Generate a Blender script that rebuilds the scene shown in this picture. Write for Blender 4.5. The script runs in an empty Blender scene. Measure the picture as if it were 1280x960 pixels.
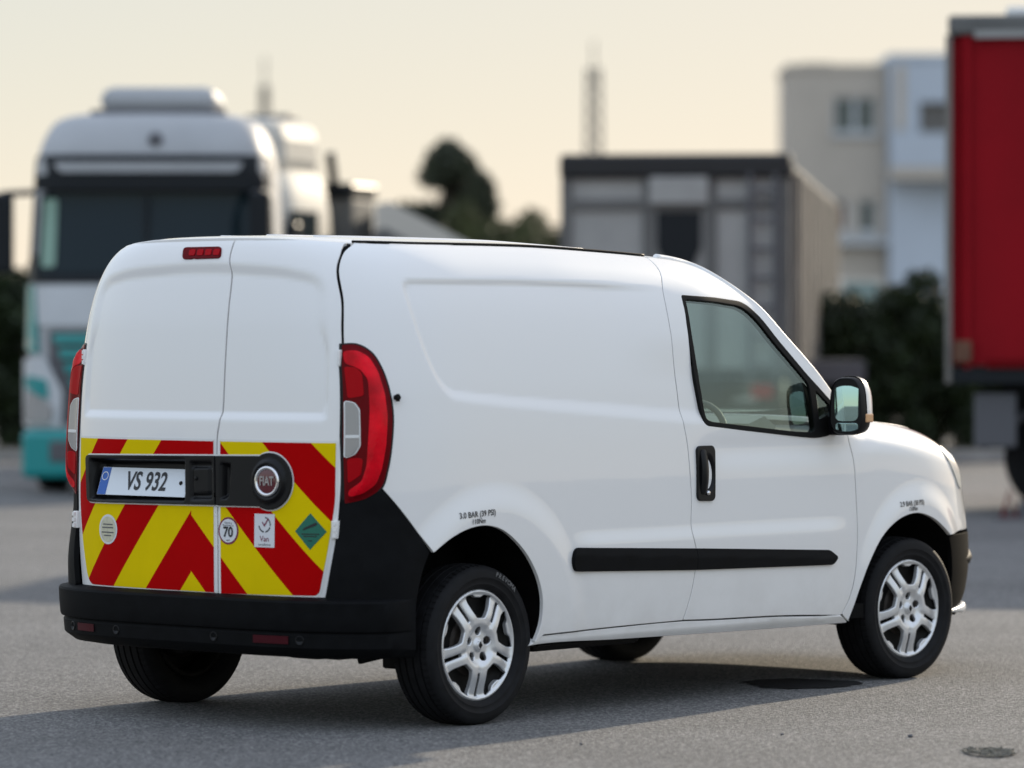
import bpy, bmesh, math, random
import numpy as np
from mathutils import Vector, Matrix
from mathutils.geometry import delaunay_2d_cdt
random.seed(7); rng = np.random.default_rng(11)
R = math.radians
scene = bpy.context.scene
col = scene.collection
# ---------------------------------------------------------------- camera
CAM = Vector((-11.409, -10.741, 1.406)); YAW = .7058; PITCH = -.0101
cam_data = bpy.data.cameras.new('camera'); cam = bpy.data.objects.new('camera', cam_data); col.objects.link(cam)
cam.location = CAM
cam.rotation_euler = (math.pi/2 + PITCH, 0, YAW - math.pi/2)
cam_data.sensor_width = 36; cam_data.lens = 5135 * 36 / 1280
cam_data.clip_start = .5; cam_data.clip_end = 3000
cam_data.dof.use_dof = True; cam_data.dof.focus_distance = 15.9; cam_data.dof.aperture_fstop = 1.8
scene.camera = cam
# ---------------------------------------------------------------- sky and sun (low sun ahead of the van, slightly to its left)
SUN_AZ, SUN_EL = R(9.0), R(17.8); HAZE_MAX, HAZE_K = 4.15, .25
world = bpy.data.worlds.new('World'); scene.world = world; world.use_nodes = True
wn, wl = world.node_tree.nodes, world.node_tree.links
wn.clear()
sky = wn.new('ShaderNodeTexSky'); sky.sky_type = 'NISHITA'; sky.sun_disc = False
sky.sun_elevation = SUN_EL; sky.sun_rotation = math.pi/2 - SUN_AZ
sky.air_density = 1.0; sky.dust_density = 1.6; sky.ozone_density = 1.0; sky.altitude = 50
# thin bright haze evens the sky out: luminance is compressed and the hue softened, the same in every direction
def wmath(op, x, y):
    n = wn.new('ShaderNodeMath'); n.operation = op
    for i, q in enumerate((x, y)):
        if isinstance(q, (int, float)): n.inputs[i].default_value = q
        else: wl.new(q, n.inputs[i])
    return n.outputs[0]
lum = wn.new('ShaderNodeRGBToBW'); wl.new(sky.outputs[0], lum.inputs[0])
gain = wmath('DIVIDE', HAZE_MAX, wmath('ADD', lum.outputs[0], HAZE_K))
vm = wn.new('ShaderNodeVectorMath'); vm.operation = 'SCALE'; wl.new(sky.outputs[0], vm.inputs[0]); wl.new(gain, vm.inputs['Scale'])
hs = wn.new('ShaderNodeHueSaturation'); hs.inputs['Saturation'].default_value = .50; wl.new(vm.outputs[0], hs.inputs['Color'])
bg = wn.new('ShaderNodeBackground'); bg.inputs['Strength'].default_value = .10
wo = wn.new('ShaderNodeOutputWorld')
wl.new(hs.outputs[0], bg.inputs['Color']); wl.new(bg.outputs[0], wo.inputs['Surface'])
sun_d = bpy.data.lights.new('sun', 'SUN'); sun_d.energy = 2.5; sun_d.angle = R(.6); sun_d.color = (1, .86, .66)
sun = bpy.data.objects.new('sun', sun_d); col.objects.link(sun)
sun.rotation_euler = Vector((math.cos(SUN_EL)*math.cos(SUN_AZ), math.cos(SUN_EL)*math.sin(SUN_AZ), math.sin(SUN_EL))).to_track_quat('Z', 'Y').to_euler()
vs = scene.view_settings
vs.view_transform = 'Standard'; vs.look = 'None'; vs.exposure = .95; vs.gamma = 1; vs.use_curve_mapping = False
scene.cycles.max_bounces = 8; scene.cycles.transparent_max_bounces = 12
# ---------------------------------------------------------------- helpers: materials
def mat(name, color, rough=.5, metal=0., coat=0., coat_rough=.05, var=0., var_scale=8., bump=0., bump_scale=60., spec=.5, dirt=None, coord='Object'):
    m = bpy.data.materials.new(name); m.use_nodes = True
    nt = m.node_tree; b = nt.nodes['Principled BSDF']
    b.inputs['Base Color'].default_value = (*color, 1); b.inputs['Roughness'].default_value = rough
    b.inputs['Metallic'].default_value = metal; b.inputs['Coat Weight'].default_value = coat
    b.inputs['Coat Roughness'].default_value = coat_rough; b.inputs['Specular IOR Level'].default_value = spec
    if var or bump:
        tc = nt.nodes.new('ShaderNodeTexCoord')
    if var:
        n = nt.nodes.new('ShaderNodeTexNoise'); n.inputs['Scale'].default_value = var_scale; n.inputs['Detail'].default_value = 6
        nt.links.new(tc.outputs[coord], n.inputs['Vector'])
        mx = nt.nodes.new('ShaderNodeMix'); mx.data_type = 'RGBA'
        mx.inputs['A'].default_value = (*[c*(1-var) for c in color], 1)
        mx.inputs['B'].default_value = (*[min(1, c*(1+var)) for c in color], 1)
        r = nt.nodes.new('ShaderNodeMapRange'); r.inputs['From Min'].default_value = .3; r.inputs['From Max'].default_value = .7
        nt.links.new(n.outputs['Fac'], r.inputs['Value']); nt.links.new(r.outputs[0], mx.inputs['Factor'])
        nt.links.new(mx.outputs['Result'], b.inputs['Base Color'])
        rr = nt.nodes.new('ShaderNodeMapRange'); rr.inputs['To Min'].default_value = max(0, rough-.08); rr.inputs['To Max'].default_value = min(1, rough+.1)
        nt.links.new(n.outputs['Fac'], rr.inputs['Value']); nt.links.new(rr.outputs[0], b.inputs['Roughness'])
    if bump:
        n2 = nt.nodes.new('ShaderNodeTexNoise'); n2.inputs['Scale'].default_value = bump_scale; n2.inputs['Detail'].default_value = 4
        nt.links.new(tc.outputs[coord], n2.inputs['Vector'])
        bp = nt.nodes.new('ShaderNodeBump'); bp.inputs['Strength'].default_value = bump; bp.inputs['Distance'].default_value = .004
        nt.links.new(n2.outputs['Fac'], bp.inputs['Height']); nt.links.new(bp.outputs[0], b.inputs['Normal'])
    return m
def glass_mat(name, tint, refl_rough=.0, ior=1.5, murk=0., murk_col=(.02,.025,.025)):
    m = bpy.data.materials.new(name); m.use_nodes = True
    nt = m.node_tree; nt.nodes.clear()
    out = nt.nodes.new('ShaderNodeOutputMaterial')
    tr = nt.nodes.new('ShaderNodeBsdfTransparent'); tr.inputs[0].default_value = (*tint, 1)
    gl = nt.nodes.new('ShaderNodeBsdfGlossy'); gl.inputs['Roughness'].default_value = refl_rough; gl.inputs['Color'].default_value = (.84,1,.94,1)
    fr = nt.nodes.new('ShaderNodeFresnel'); fr.inputs['IOR'].default_value = ior
    mx = nt.nodes.new('ShaderNodeMixShader')
    base = tr
    if murk:
        df = nt.nodes.new('ShaderNodeBsdfDiffuse'); df.inputs[0].default_value = (*murk_col, 1)
        m2 = nt.nodes.new('ShaderNodeMixShader'); m2.inputs[0].default_value = murk
        nt.links.new(tr.outputs[0], m2.inputs[1]); nt.links.new(df.outputs[0], m2.inputs[2]); base = m2
    nt.links.new(fr.outputs[0], mx.inputs[0]); nt.links.new(base.outputs[0], mx.inputs[1]); nt.links.new(gl.outputs[0], mx.inputs[2])
    nt.links.new(mx.outputs[0], out.inputs['Surface'])
    return m
# ---------------------------------------------------------------- helpers: objects
def link(name, me, parent=None, m=None):
    o = bpy.data.objects.new(name, me); col.objects.link(o)
    if m is not None and me is not None:
        me.materials.clear(); me.materials.append(m)
    if parent is not None: o.parent = parent
    return o
def tag(o, label=None, cat=None, group=None, kind=None):
    if label: o['label'] = label
    if cat: o['category'] = cat
    if group: o['group'] = group
    if kind: o['kind'] = kind
    return o
def empty(name, loc=(0,0,0), rz=0.):
    o = bpy.data.objects.new(name, None); col.objects.link(o); o.location = loc; o.rotation_euler = (0,0,rz); o.empty_display_size = .2
    return o
def mesh(name, verts, faces, m, parent=None, smooth=False, normals=None):
    me = bpy.data.meshes.new(name)
    me.from_pydata([tuple(map(float, v)) for v in verts], [], [tuple(int(i) for i in f) for f in faces]); me.update()
    if smooth or normals is not None:
        me.polygons.foreach_set('use_smooth', [True]*len(me.polygons))
    if normals is not None:
        me.normals_split_custom_set_from_vertices([tuple(map(float, n)) for n in normals])
    return link(name, me, parent, m)
class MB:
    """collects boxes, prisms and tubes into one mesh"""
    def __init__(s): s.v = []; s.f = []
    def add(s, v, f):
        k = len(s.v); s.v += [tuple(map(float, p)) for p in v]; s.f += [tuple(i+k for i in q) for q in f]; return s
    def box(s, x0, x1, y0, y1, z0, z1, bev=0.):
        if bev <= 0:
            v = [(x,y,z) for x in (x0,x1) for y in (y0,y1) for z in (z0,z1)]
            return s.add(v, [(0,1,3,2),(4,6,7,5),(0,4,5,1),(2,3,7,6),(0,2,6,4),(1,5,7,3)])
        bm = bmesh.new(); bmesh.ops.create_cube(bm, size=1)
        for q in bm.verts: q.co = Vector(((x0+x1)/2+q.co.x*(x1-x0), (y0+y1)/2+q.co.y*(y1-y0), (z0+z1)/2+q.co.z*(z1-z0)))
        bmesh.ops.bevel(bm, geom=bm.edges[:], offset=bev, segments=2, affect='EDGES', profile=.5)
        bm.verts.index_update(); s.add([q.co for q in bm.verts], [[q.index for q in f.verts] for f in bm.faces]); bm.free(); return s
    def tube(s, pts, r, n=8, cap=True):
        pts = [Vector(p) for p in pts]; rr = r if hasattr(r, '__len__') else [r]*len(pts)
        rings = []; up = None
        for i, p in enumerate(pts):
            t = (pts[min(i+1, len(pts)-1)] - pts[max(i-1, 0)]).normalized()
            if up is None: up = Vector((0,0,1)) if abs(t.z) < .9 else Vector((1,0,0))
            a = t.cross(up)
            if a.length < 1e-6: a = t.cross(Vector((0,1,0)))
            a.normalize(); b = a.cross(t).normalized(); up = b
            rings.append([p + (a*math.cos(2*math.pi*k/n) + b*math.sin(2*math.pi*k/n))*rr[i] for k in range(n)])
        v = [q for g in rings for q in g]; f = []
        for i in range(len(rings)-1):
            for k in range(n):
                f.append((i*n+k, i*n+(k+1)%n, (i+1)*n+(k+1)%n, (i+1)*n+k))
        if cap: f.append(tuple(range(n-1,-1,-1))); f.append(tuple((len(rings)-1)*n+k for k in range(n)))
        return s.add(v, f)
    def prism(s, poly, axis, a, b):
        """poly of 2D points extruded along axis ('x','y','z') from a to b"""
        n = len(poly)
        def P(p, t): return {'x': (t,p[0],p[1]), 'y': (p[0],t,p[1]), 'z': (p[0],p[1],t)}[axis]
        v = [P(p,a) for p in poly] + [P(p,b) for p in poly]
        f = [tuple(range(n-1,-1,-1)), tuple(range(n,2*n))] + [(i,(i+1)%n,n+(i+1)%n,n+i) for i in range(n)]
        return s.add(v, f)
    def lathe(s, prof, n=48, axis='y', c=(0,0,0)):
        """prof: (radius, t) pairs turned round the axis"""
        v = []; f = []
        for r, t in prof:
            for k in range(n):
                a = 2*math.pi*k/n
                v.append({'y': (c[0]+r*math.cos(a), c[1]+t, c[2]+r*math.sin(a)), 'z': (c[0]+r*math.cos(a), c[1]+r*math.sin(a), c[2]+t), 'x': (c[0]+t, c[1]+r*math.cos(a), c[2]+r*math.sin(a))}[axis])
        for i in range(len(prof)-1):
            for k in range(n): f.append((i*n+k, i*n+(k+1)%n, (i+1)*n+(k+1)%n, (i+1)*n+k))
        return s.add(v, f)
    def build(s, name, m, parent=None, smooth=False, fix=True, auto=None):
        me = bpy.data.meshes.new(name); me.from_pydata(s.v, [], s.f); me.update()
        if fix:
            bm = bmesh.new(); bm.from_mesh(me); bmesh.ops.recalc_face_normals(bm, faces=bm.faces); bm.to_mesh(me); bm.free()
        if smooth or auto:
            me.polygons.foreach_set('use_smooth', [True]*len(me.polygons))
        if auto: me.set_sharp_from_angle(angle=R(auto))
        return link(name, me, parent, m)
def mirror_copy(o, parent, name=None):
    me = o.data
    v = [(p.co.x, -p.co.y, p.co.z) for p in me.vertices]; f = [tuple(p.vertices)[::-1] for p in me.polygons]
    nm = None
    if me.has_custom_normals:
        nm = [None]*len(v)
        for l, cn in zip(me.loops, me.corner_normals):
            q = cn.vector; nm[l.vertex_index] = (q.x, -q.y, q.z)
        nm = [q or (0,0,1) for q in nm]
    c = mesh(name or o.name.split('.')[0], v, f, me.materials[0], parent, smooth=bool(len(me.polygons)) and me.polygons[0].use_smooth, normals=nm)
    return c
def text_mesh(s, size, m, name, parent, origin, xdir, zdir, sx=1., shear=0., align='CENTER', extrude=0., bold=0.):
    cu = bpy.data.curves.new(name, 'FONT'); cu.body = s; cu.size = size; cu.align_x = align; cu.align_y = 'CENTER'; cu.extrude = extrude; cu.offset = bold; cu.shear = shear; cu.resolution_u = 4
    to = bpy.data.objects.new('tmp_text', cu); col.objects.link(to)
    dg = bpy.context.evaluated_depsgraph_get(); dg.update()
    me = bpy.data.meshes.new_from_object(to.evaluated_get(dg))
    bpy.data.objects.remove(to); bpy.data.curves.remove(cu)
    X = Vector(xdir).normalized(); Z = Vector(zdir).normalized(); N = X.cross(Z)
    for v in me.vertices:
        v.co = Vector(origin) + X*(v.co.x*sx) + Z*v.co.y + N*v.co.z
    me.name = name
    return link(name, me, parent, m)
# ---------------------------------------------------------------- helpers: curved panels cut from a surface
def spl(pts, step=.012):
    """smooth curve through 2D points (Catmull-Rom), resampled"""
    p = np.array(pts, float)
    if len(p) == 2:
        n = max(2, int(np.hypot(*(p[1]-p[0]))/step)+1)
        return [tuple(p[0] + (p[1]-p[0])*t) for t in np.linspace(0, 1, n)]
    q = np.vstack([2*p[0]-p[1], p, 2*p[-1]-p[-2]]); out = []
    for i in range(1, len(q)-2):
        L = np.hypot(*(q[i+1]-q[i])); n = max(2, int(L/step)+1)
        a, b, c, d = q[i-1], q[i], q[i+1], q[i+2]
        # limit tangents so unevenly spaced points do not overshoot
        la, lc = np.hypot(*(b-a))+1e-9, np.hypot(*(d-c))+1e-9
        m0 = ((b-a)/la*L + (c-b)) * .5; m1 = ((c-b) + (d-c)/lc*L) * .5
        for t in np.linspace(0, 1, n, endpoint=False):
            h = (2*t**3-3*t**2+1)*b + (t**3-2*t**2+t)*m0 + (-2*t**3+3*t**2)*c + (t**3-t**2)*m1
            out.append(tuple(h))
    out.append(tuple(p[-1])); return out
def join(*segs):
    out = []
    for s in segs:
        for p in s:
            if not out or math.hypot(p[0]-out[-1][0], p[1]-out[-1][1]) > 1e-4: out.append(tuple(map(float, p)))
    if math.hypot(out[0][0]-out[-1][0], out[0][1]-out[-1][1]) < 1e-4: out.pop()
    return out
def rounded(pts, r, n=5):
    """polygon with rounded corners"""
    p = [np.array(q, float) for q in pts]; out = []; N = len(p)
    rs = r if hasattr(r, '__len__') else [r]*N
    for i in range(N):
        a, b, c = p[i-1], p[i], p[(i+1) % N]; rr = rs[i]
        u = (a-b)/np.linalg.norm(a-b); w = (c-b)/np.linalg.norm(c-b)
        k = min(rr, np.linalg.norm(a-b)*.49, np.linalg.norm(c-b)*.49)
        if k < 1e-5: out.append(tuple(b)); continue
        A, B = b+u*k, b+w*k
        for t in np.linspace(0, 1, n): out.append(tuple((1-t)**2*A + 2*t*(1-t)*b + t*t*B))
    return out
def dens(poly, step):
    out = []; n = len(poly)
    for i in range(n):
        a, b = np.array(poly[i]), np.array(poly[(i+1) % n]); k = max(1, int(np.hypot(*(b-a))/step))
        for t in range(k): out.append(tuple(a + (b-a)*t/k))
    return out
def inset(poly, d):
    p = np.array(poly); a = np.roll(p, 1, 0); c = np.roll(p, -1, 0)
    area = .5*np.sum(p[:,0]*c[:,1]-c[:,0]*p[:,1]); s = 1 if area > 0 else -1
    e1 = p-a; e1 /= np.linalg.norm(e1, axis=1)[:,None]+1e-12; e2 = c-p; e2 /= np.linalg.norm(e2, axis=1)[:,None]+1e-12
    n = np.stack([-(e1+e2)[:,1], (e1+e2)[:,0]], 1); L = np.linalg.norm(n, axis=1)[:,None]; n = n/(L+1e-12)
    k = np.clip(1/np.maximum(L/2, .35), 1, 2)
    return [tuple(q) for q in p + s*n*d*k]
def surf_normals(fn, P, hint, e=.003):
    a = fn(P + [e,0]) - fn(P - [e,0]); b = fn(P + [0,e]) - fn(P - [0,e])
    n = np.cross(a, b); n /= np.linalg.norm(n, axis=1)[:,None] + 1e-12
    s = np.sign(np.sum(n*np.array(hint), 1)); s[s == 0] = 1
    return n*s[:,None]
def panel(name, outer, fn, hint, m, parent, holes=(), step=.014, gap=0., flange=.016, off=0., extra=(), dens_edge=None, lip=.0025):
    """sheet cut to an outline on the surface fn(u,v) -> xyz, with a folded edge"""
    outer = dens(inset(outer, gap) if gap else outer, dens_edge or step)
    holes = [dens(h, dens_edge or step) for h in holes]
    loops = [outer] + holes
    B = np.array([p for l in loops for p in l])
    lo, hi = np.array(outer).min(0), np.array(outer).max(0)
    gx, gy = np.meshgrid(np.arange(lo[0]+step*.5, hi[0], step), np.arange(lo[1]+step*.5, hi[1], step))
    G = np.stack([gx.ravel(), gy.ravel()], 1)
    if len(extra): G = np.vstack([G, np.array(extra)])
    ok = inside(G[:,0], G[:,1], outer)
    for h in holes: ok &= ~inside(G[:,0], G[:,1], h)
    G = G[ok]
    dmin = np.full(len(G), 1e9)
    for l in loops: dmin = np.minimum(dmin, seg_dist(G[:,0], G[:,1], l))
    G = G[dmin > step*.45]
    V = np.vstack([B, G]); edges = []; k = 0
    for l in loops:
        n = len(l); edges += [(k+i, k+(i+1) % n) for i in range(n)]; k += n
    vv, ee, ff, ov, oe, of = delaunay_2d_cdt([Vector((float(p[0]), float(p[1]))) for p in V], edges, [], 0, 1e-6)
    P = np.array([(p.x, p.y) for p in vv]); F = np.array([f for f in ff if len(f) == 3])
    cen = P[F].mean(1); ok = inside(cen[:,0], cen[:,1], outer)
    for h in holes: ok &= ~inside(cen[:,0], cen[:,1], h)
    F = F[ok]
    X = fn(P); N = surf_normals(fn, P, hint)
    if callable(off): X = X + N*off(P)[:,None]
    elif off: X = X + N*off
    if callable(off):
        fo = lambda Q: fn(Q) + surf_normals(fn, Q, hint)*off(Q)[:,None]
        N2 = surf_normals(fo, P, hint)
    else: N2 = N
    # face orientation
    A = np.cross(X[F[:,1]]-X[F[:,0]], X[F[:,2]]-X[F[:,0]]); flip = np.sum(A*N[F].mean(1), 1) < 0
    F[flip] = F[flip][:, ::-1]
    verts = list(X); norms = list(N2); faces = [tuple(f) for f in F]
    if flange:
        # boundary edges -> folded lip
        cnt = {}
        for f in F:
            for i in range(3):
                a, b = int(f[i]), int(f[(i+1) % 3]); cnt[(a,b)] = cnt.get((a,b), 0)+1
        bd = [(a,b) for (a,b) in cnt if (b,a) not in cnt]
        idx = {}
        outn = {}
        for a, b in bd:
            t = X[b]-X[a]; o = np.cross(t, N[a]); o /= np.linalg.norm(o)+1e-12
            for q in (a, b): outn[q] = outn.get(q, 0) + o
        for q, o in outn.items():
            o = o/(np.linalg.norm(o)+1e-12)
            r = min(lip, flange*.45)
            i0 = len(verts)
            n45 = N2[q]+o; n45 /= np.linalg.norm(n45)+1e-12
            verts.append(X[q]); norms.append(N2[q])
            verts.append(X[q] + o*r*.7 - N[q]*r*.3); norms.append(n45)
            verts.append(X[q] + o*r - N[q]*r); norms.append(o)
            verts.append(X[q] + o*r - N[q]*flange); norms.append(o)
            idx[q] = i0
        for a, b in bd:
            ia, ib = idx[a], idx[b]
            for k in range(3): faces.append((ia+k, ia+k+1, ib+k+1, ib+k))
    return mesh(name, verts, faces, m, parent, smooth=True, normals=norms)
# ---------------------------------------------------------------- van body surface (metres; x forward from rear axle, y left, z up)
def pchip(xs, ys):
    xs = np.array(xs, float); ys = np.array(ys, float)
    h = np.diff(xs); d = np.diff(ys) / h
    m = np.zeros(len(xs)); m[0] = d[0]; m[-1] = d[-1]
    for i in range(1, len(xs) - 1):
        if d[i-1] * d[i] > 0:
            w1 = 2*h[i] + h[i-1]; w2 = h[i] + 2*h[i-1]
            m[i] = (w1 + w2) / (w1/d[i-1] + w2/d[i])
    def f(x):
        x = np.clip(np.asarray(x, float), xs[0], xs[-1])
        i = np.clip(np.searchsorted(xs, x) - 1, 0, len(xs) - 2)
        t = (x - xs[i]) / h[i]
        return ((2*t**3 - 3*t**2 + 1) * ys[i] + (t**3 - 2*t**2 + t) * h[i] * m[i]
                + (-2*t**3 + 3*t**2) * ys[i+1] + (t**3 - t**2) * h[i] * m[i+1])
    return f
def sstep(a, b, x):
    t = np.clip((x - a) / (b - a), 0, 1)
    return t * t * (3 - 2 * t)
WB = 2.755
half_width = pchip([.10,.20,.28,.35,.50,.70,.85,1.0,1.2,1.35,1.5,1.6,1.68,1.735,1.768,1.785,1.80],
                   [.84,.858,.872,.882,.893,.899,.898,.893,.878,.858,.829,.798,.757,.710,.660,.61,.52])
rear_x = pchip([.1,.3,.5,.9,1.2,1.45,1.6,1.7,1.75,1.785,1.80],
               [-.645,-.645,-.645,-.64,-.635,-.622,-.603,-.582,-.565,-.545,-.525])
front_x = pchip([.15,.22,.35,.45,.6,.75,.85,.95,1.0,1.05],
                [3.50,3.56,3.64,3.655,3.64,3.60,3.57,3.48,3.42,3.34])
gutter_z = pchip([-.6,-.47,.17,.52,.88,1.22,1.4,1.55,1.8,2.2],
                 [1.766,1.768,1.771,1.770,1.760,1.746,1.734,1.712,1.68,1.62])
hood_z = pchip([2.0,2.3,2.6,2.8,3.0,3.2,3.3,3.4,3.5,3.6],
               [1.13,1.095,1.082,1.067,1.045,1.01,.985,.945,.88,.79])
NR, XC, NF, XF0 = 3.7, .10, 3.3, 2.2
def seg_dist(px, pz, poly, closed=True):
    d = np.full(np.shape(px), 1e9); n = len(poly)
    for i in range(n if closed else n - 1):
        ax, az = poly[i]; bx, bz = poly[(i+1) % n]
        ex, ez = bx - ax, bz - az
        t = np.clip(((px-ax)*ex + (pz-az)*ez) / (ex*ex + ez*ez + 1e-12), 0, 1)
        d = np.minimum(d, np.hypot(px - ax - t*ex, pz - az - t*ez))
    return d
def inside(px, pz, poly):
    c = np.zeros(np.shape(px), bool); n = len(poly)
    for i in range(n):
        ax, az = poly[i]; bx, bz = poly[(i+1) % n]
        if az == bz: continue
        k = ((az > pz) != (bz > pz)) & (px < (bx-ax)*(pz-az)/(bz-az) + ax)
        c ^= k
    return c
SIDE_RECESS = []
DOOR_RECESS = []
def side_detail(x, z):
    d = np.zeros(np.shape(x))
    if len(SIDE_RECESS):
        s = seg_dist(x, z, SIDE_RECESS); ins = inside(x, z, SIDE_RECESS)
        sd = np.where(ins, s, -s)
        fade = 1 - sstep(.75, 1.25, x) * sstep(1.25, 1.45, z)
        low = 1 - sstep(1.15, 1.30, z)                      # wide soft ledge along the bottom, tighter sides
        d = d - .013 * fade * sstep(-.012, .022 + .03 * low, sd)
    for cx, cz, rx, rz, amp in ((.04, .30, .56, .60, .016), (WB + .02, .30, .50, .535, .016)):
        r = np.hypot((x - cx) / rx, (z - cz) / rz)
        d = d + amp * (1 - sstep(.80, 1.0, r))
    d = d + .010 * (1 - sstep(.635, .70, z)) * sstep(.45, .62, x) * (1 - sstep(2.1, 2.3, x))
    d = d - .008 * np.exp(-((z - .985) / .055) ** 2) * sstep(1.15, 1.5, x) * (1 - sstep(2.2, 2.5, x))
    d = d + .006 * np.exp(-((z - 1.055) / .03) ** 2) * sstep(-.4, 0, x) * (1 - sstep(1.1, 1.3, x)) * 0
    return d
def side_y(x, z, detail=True):
    """half width of the bodyside at x, z (positive)"""
    x = np.asarray(x, float); z = np.asarray(z, float)
    gz = gutter_z(x)
    ze = np.where(z > 1.3, 1.3 + (z - 1.3) * (1.768 - 1.3) / (gz - 1.3), z)
    b = half_width(ze)
    a = XC - rear_x(np.minimum(ze, 1.79))
    r = np.clip((XC - x) / a, 0, .9999)
    y = b * (1 - r ** NR) ** (1 / NR)
    af = front_x(z) - XF0
    q = np.clip((x - XF0) / af, 0, .9999)
    y = y * (1 - q ** NF) ** (1 / NF)
    hz = hood_z(x)
    rz, ry = .15, .17
    k = np.clip((z - (hz - rz)) / rz, 0, .9995)
    roll = ry * (1 - np.sqrt(1 - k ** 2.2))
    y = y - roll * sstep(2.20, 2.42, x)
    if detail:
        y = y + side_detail(x, z)
    return y
def rear_face_x(y, z, detail=True):
    """x of the rear doors at |y|, z"""
    y = np.abs(np.asarray(y, float)); z = np.asarray(z, float)
    zc = np.minimum(z, 1.797)
    b = half_width(zc); a = XC - rear_x(zc)
    r = np.clip(y / b, 0, .9999)
    x = XC - a * (1 - r ** NR) ** (1 / NR)
    return x
def door_detail(y, z):
    d = np.zeros(np.shape(y))
    if len(DOOR_RECESS):
        s = seg_dist(y, z, DOOR_RECESS); ins = inside(y, z, DOOR_RECESS)
        sd = np.where(ins, s, -s)
        wide = .02 + .035 * sstep(1.35, 1.5, z) + .02 * (1 - sstep(1.12, 1.2, z))
        d = d + .014 * sstep(-.004, wide, sd)
    return d
def rear_door_x(y, z):
    return rear_face_x(y, z) + door_detail(np.asarray(y, float), np.asarray(z, float))
def front_face_x(y, z):
    y = np.abs(np.asarray(y, float)); z = np.asarray(z, float)
    b = half_width(z)
    r = np.clip(y / b, 0, .9999)
    return XF0 + (front_x(z) - XF0) * (1 - r ** NF) ** (1 / NF)
OUT = dict(
    gutter=[(-0.389,1.771),(-0.157,1.769),(0.176,1.771),(0.522,1.77),(0.883,1.76),(1.22,1.746),(1.404,1.734),(1.533,1.71),(1.631,1.654),(1.722,1.595),(1.785,1.551),(1.899,1.441),(2.015,1.341),(2.093,1.274),(2.176,1.195)],
    recess=[(-0.277,1.628),(-0.086,1.636),(0.273,1.634),(0.647,1.629),(0.987,1.62),(1.165,1.613),(1.16,1.413),(1.172,1.214),(1.183,1.089),(0.912,1.118),(0.529,1.144),(0.16,1.17),(-0.062,1.193),(-0.177,1.22),(-0.237,1.27),(-0.277,1.372),(-0.301,1.488),(-0.306,1.587)],
    door_seam=[(1.219,1.742),(1.221,1.7),(1.177,1.605),(1.163,1.413),(1.172,1.214),(1.182,1.097),(1.201,1.004),(1.213,0.875),(1.218,0.807),(1.218,0.657),(1.239,0.592),(1.228,0.475),(1.194,0.368),(1.175,0.324)],
    door_bottom=[(1.175,0.324),(1.334,0.319),(1.822,0.309),(2.244,0.29)],
    door_front=[(2.244,0.29),(2.288,0.354),(2.319,0.465),(2.327,0.578),(2.314,0.782),(2.301,0.928),(2.283,1.007),(2.278,1.03)],
    sill_low=[(0.257,0.276),(0.336,0.281),(0.769,0.273),(1.31,0.265),(1.833,0.259),(2.297,0.257)],
    sill_top=[(0.329,0.314),(0.757,0.321),(1.175,0.324)],
    arch_r=[(-0.288,0.643),(-0.213,0.693),(-0.129,0.725),(-0.04,0.734),(0.052,0.719),(0.145,0.67),(0.226,0.6),(0.286,0.517),(0.31,0.444),(0.307,0.361),(0.279,0.285)],
    arch_f=[(2.297,0.257),(2.352,0.408),(2.406,0.508),(2.49,0.607),(2.608,0.671),(2.74,0.692),(2.879,0.667),(3.011,0.61),(3.056,0.586)],
    mould_r=[(0.479,0.595),(0.528,0.632),(1.238,0.602),(1.233,0.522),(0.484,0.545)],
    mould_f=[(1.234,0.603),(2.124,0.56),(2.166,0.534),(2.133,0.505),(1.244,0.522)],
    win=[(1.284,1.591),(1.338,1.591),(1.68,1.569),(1.751,1.529),(1.853,1.418),(2.002,1.285),(2.069,1.24),(2.18,1.166),(2.173,1.107),(2.144,1.033),(2.051,1.018),(1.901,1.031),(1.358,1.078),(1.315,1.091),(1.299,1.117),(1.275,1.268),(1.268,1.44)],
    glass=[(1.304,1.576),(1.663,1.55),(1.723,1.522),(1.829,1.41),(1.972,1.281),(2.025,1.238),(2.044,1.06),(1.897,1.046),(1.362,1.095),(1.333,1.109),(1.315,1.137),(1.298,1.275),(1.294,1.441)],
    handle=[(1.26,0.995),(1.366,0.992),(1.352,0.792),(1.251,0.795),(1.308,0.821)],
    tail=[(-0.528,1.395),(-0.502,1.395),(-0.47,1.369),(-0.446,1.314),(-0.43,1.239),(-0.423,1.153),(-0.432,1.044),(-0.448,0.947),(-0.467,0.883),(-0.507,0.845),(-0.548,0.828)],
    revlamp=[(-0.537,1.191),(-0.521,1.185),(-0.513,1.163),(-0.516,1.034),(-0.527,1.006),(-0.544,0.993)],
    corner=[(-0.461,0.877),(-0.292,0.649)],
    stopper=[(-0.415,1.208)],
    text=[(-0.15,0.772),(0.016,0.784),(-0.073,0.752),(2.625,0.729),(2.787,0.737)],
    flare_r=[(-0.433,0.796),(-0.346,0.91),(-0.205,0.95),(-0.037,0.95),(0.186,0.897),(0.369,0.773),(0.4,0.623)],
    flare_f=[(2.34,0.711),(2.426,0.824),(2.605,0.885),(2.867,0.845),(3.063,0.755)],
    bump_f=[(3.056,0.586),(3.207,0.599),(4.35,0.49)],
    headl=[(4.284,0.964),(3.123,0.821),(3.173,0.768)],
)
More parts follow.
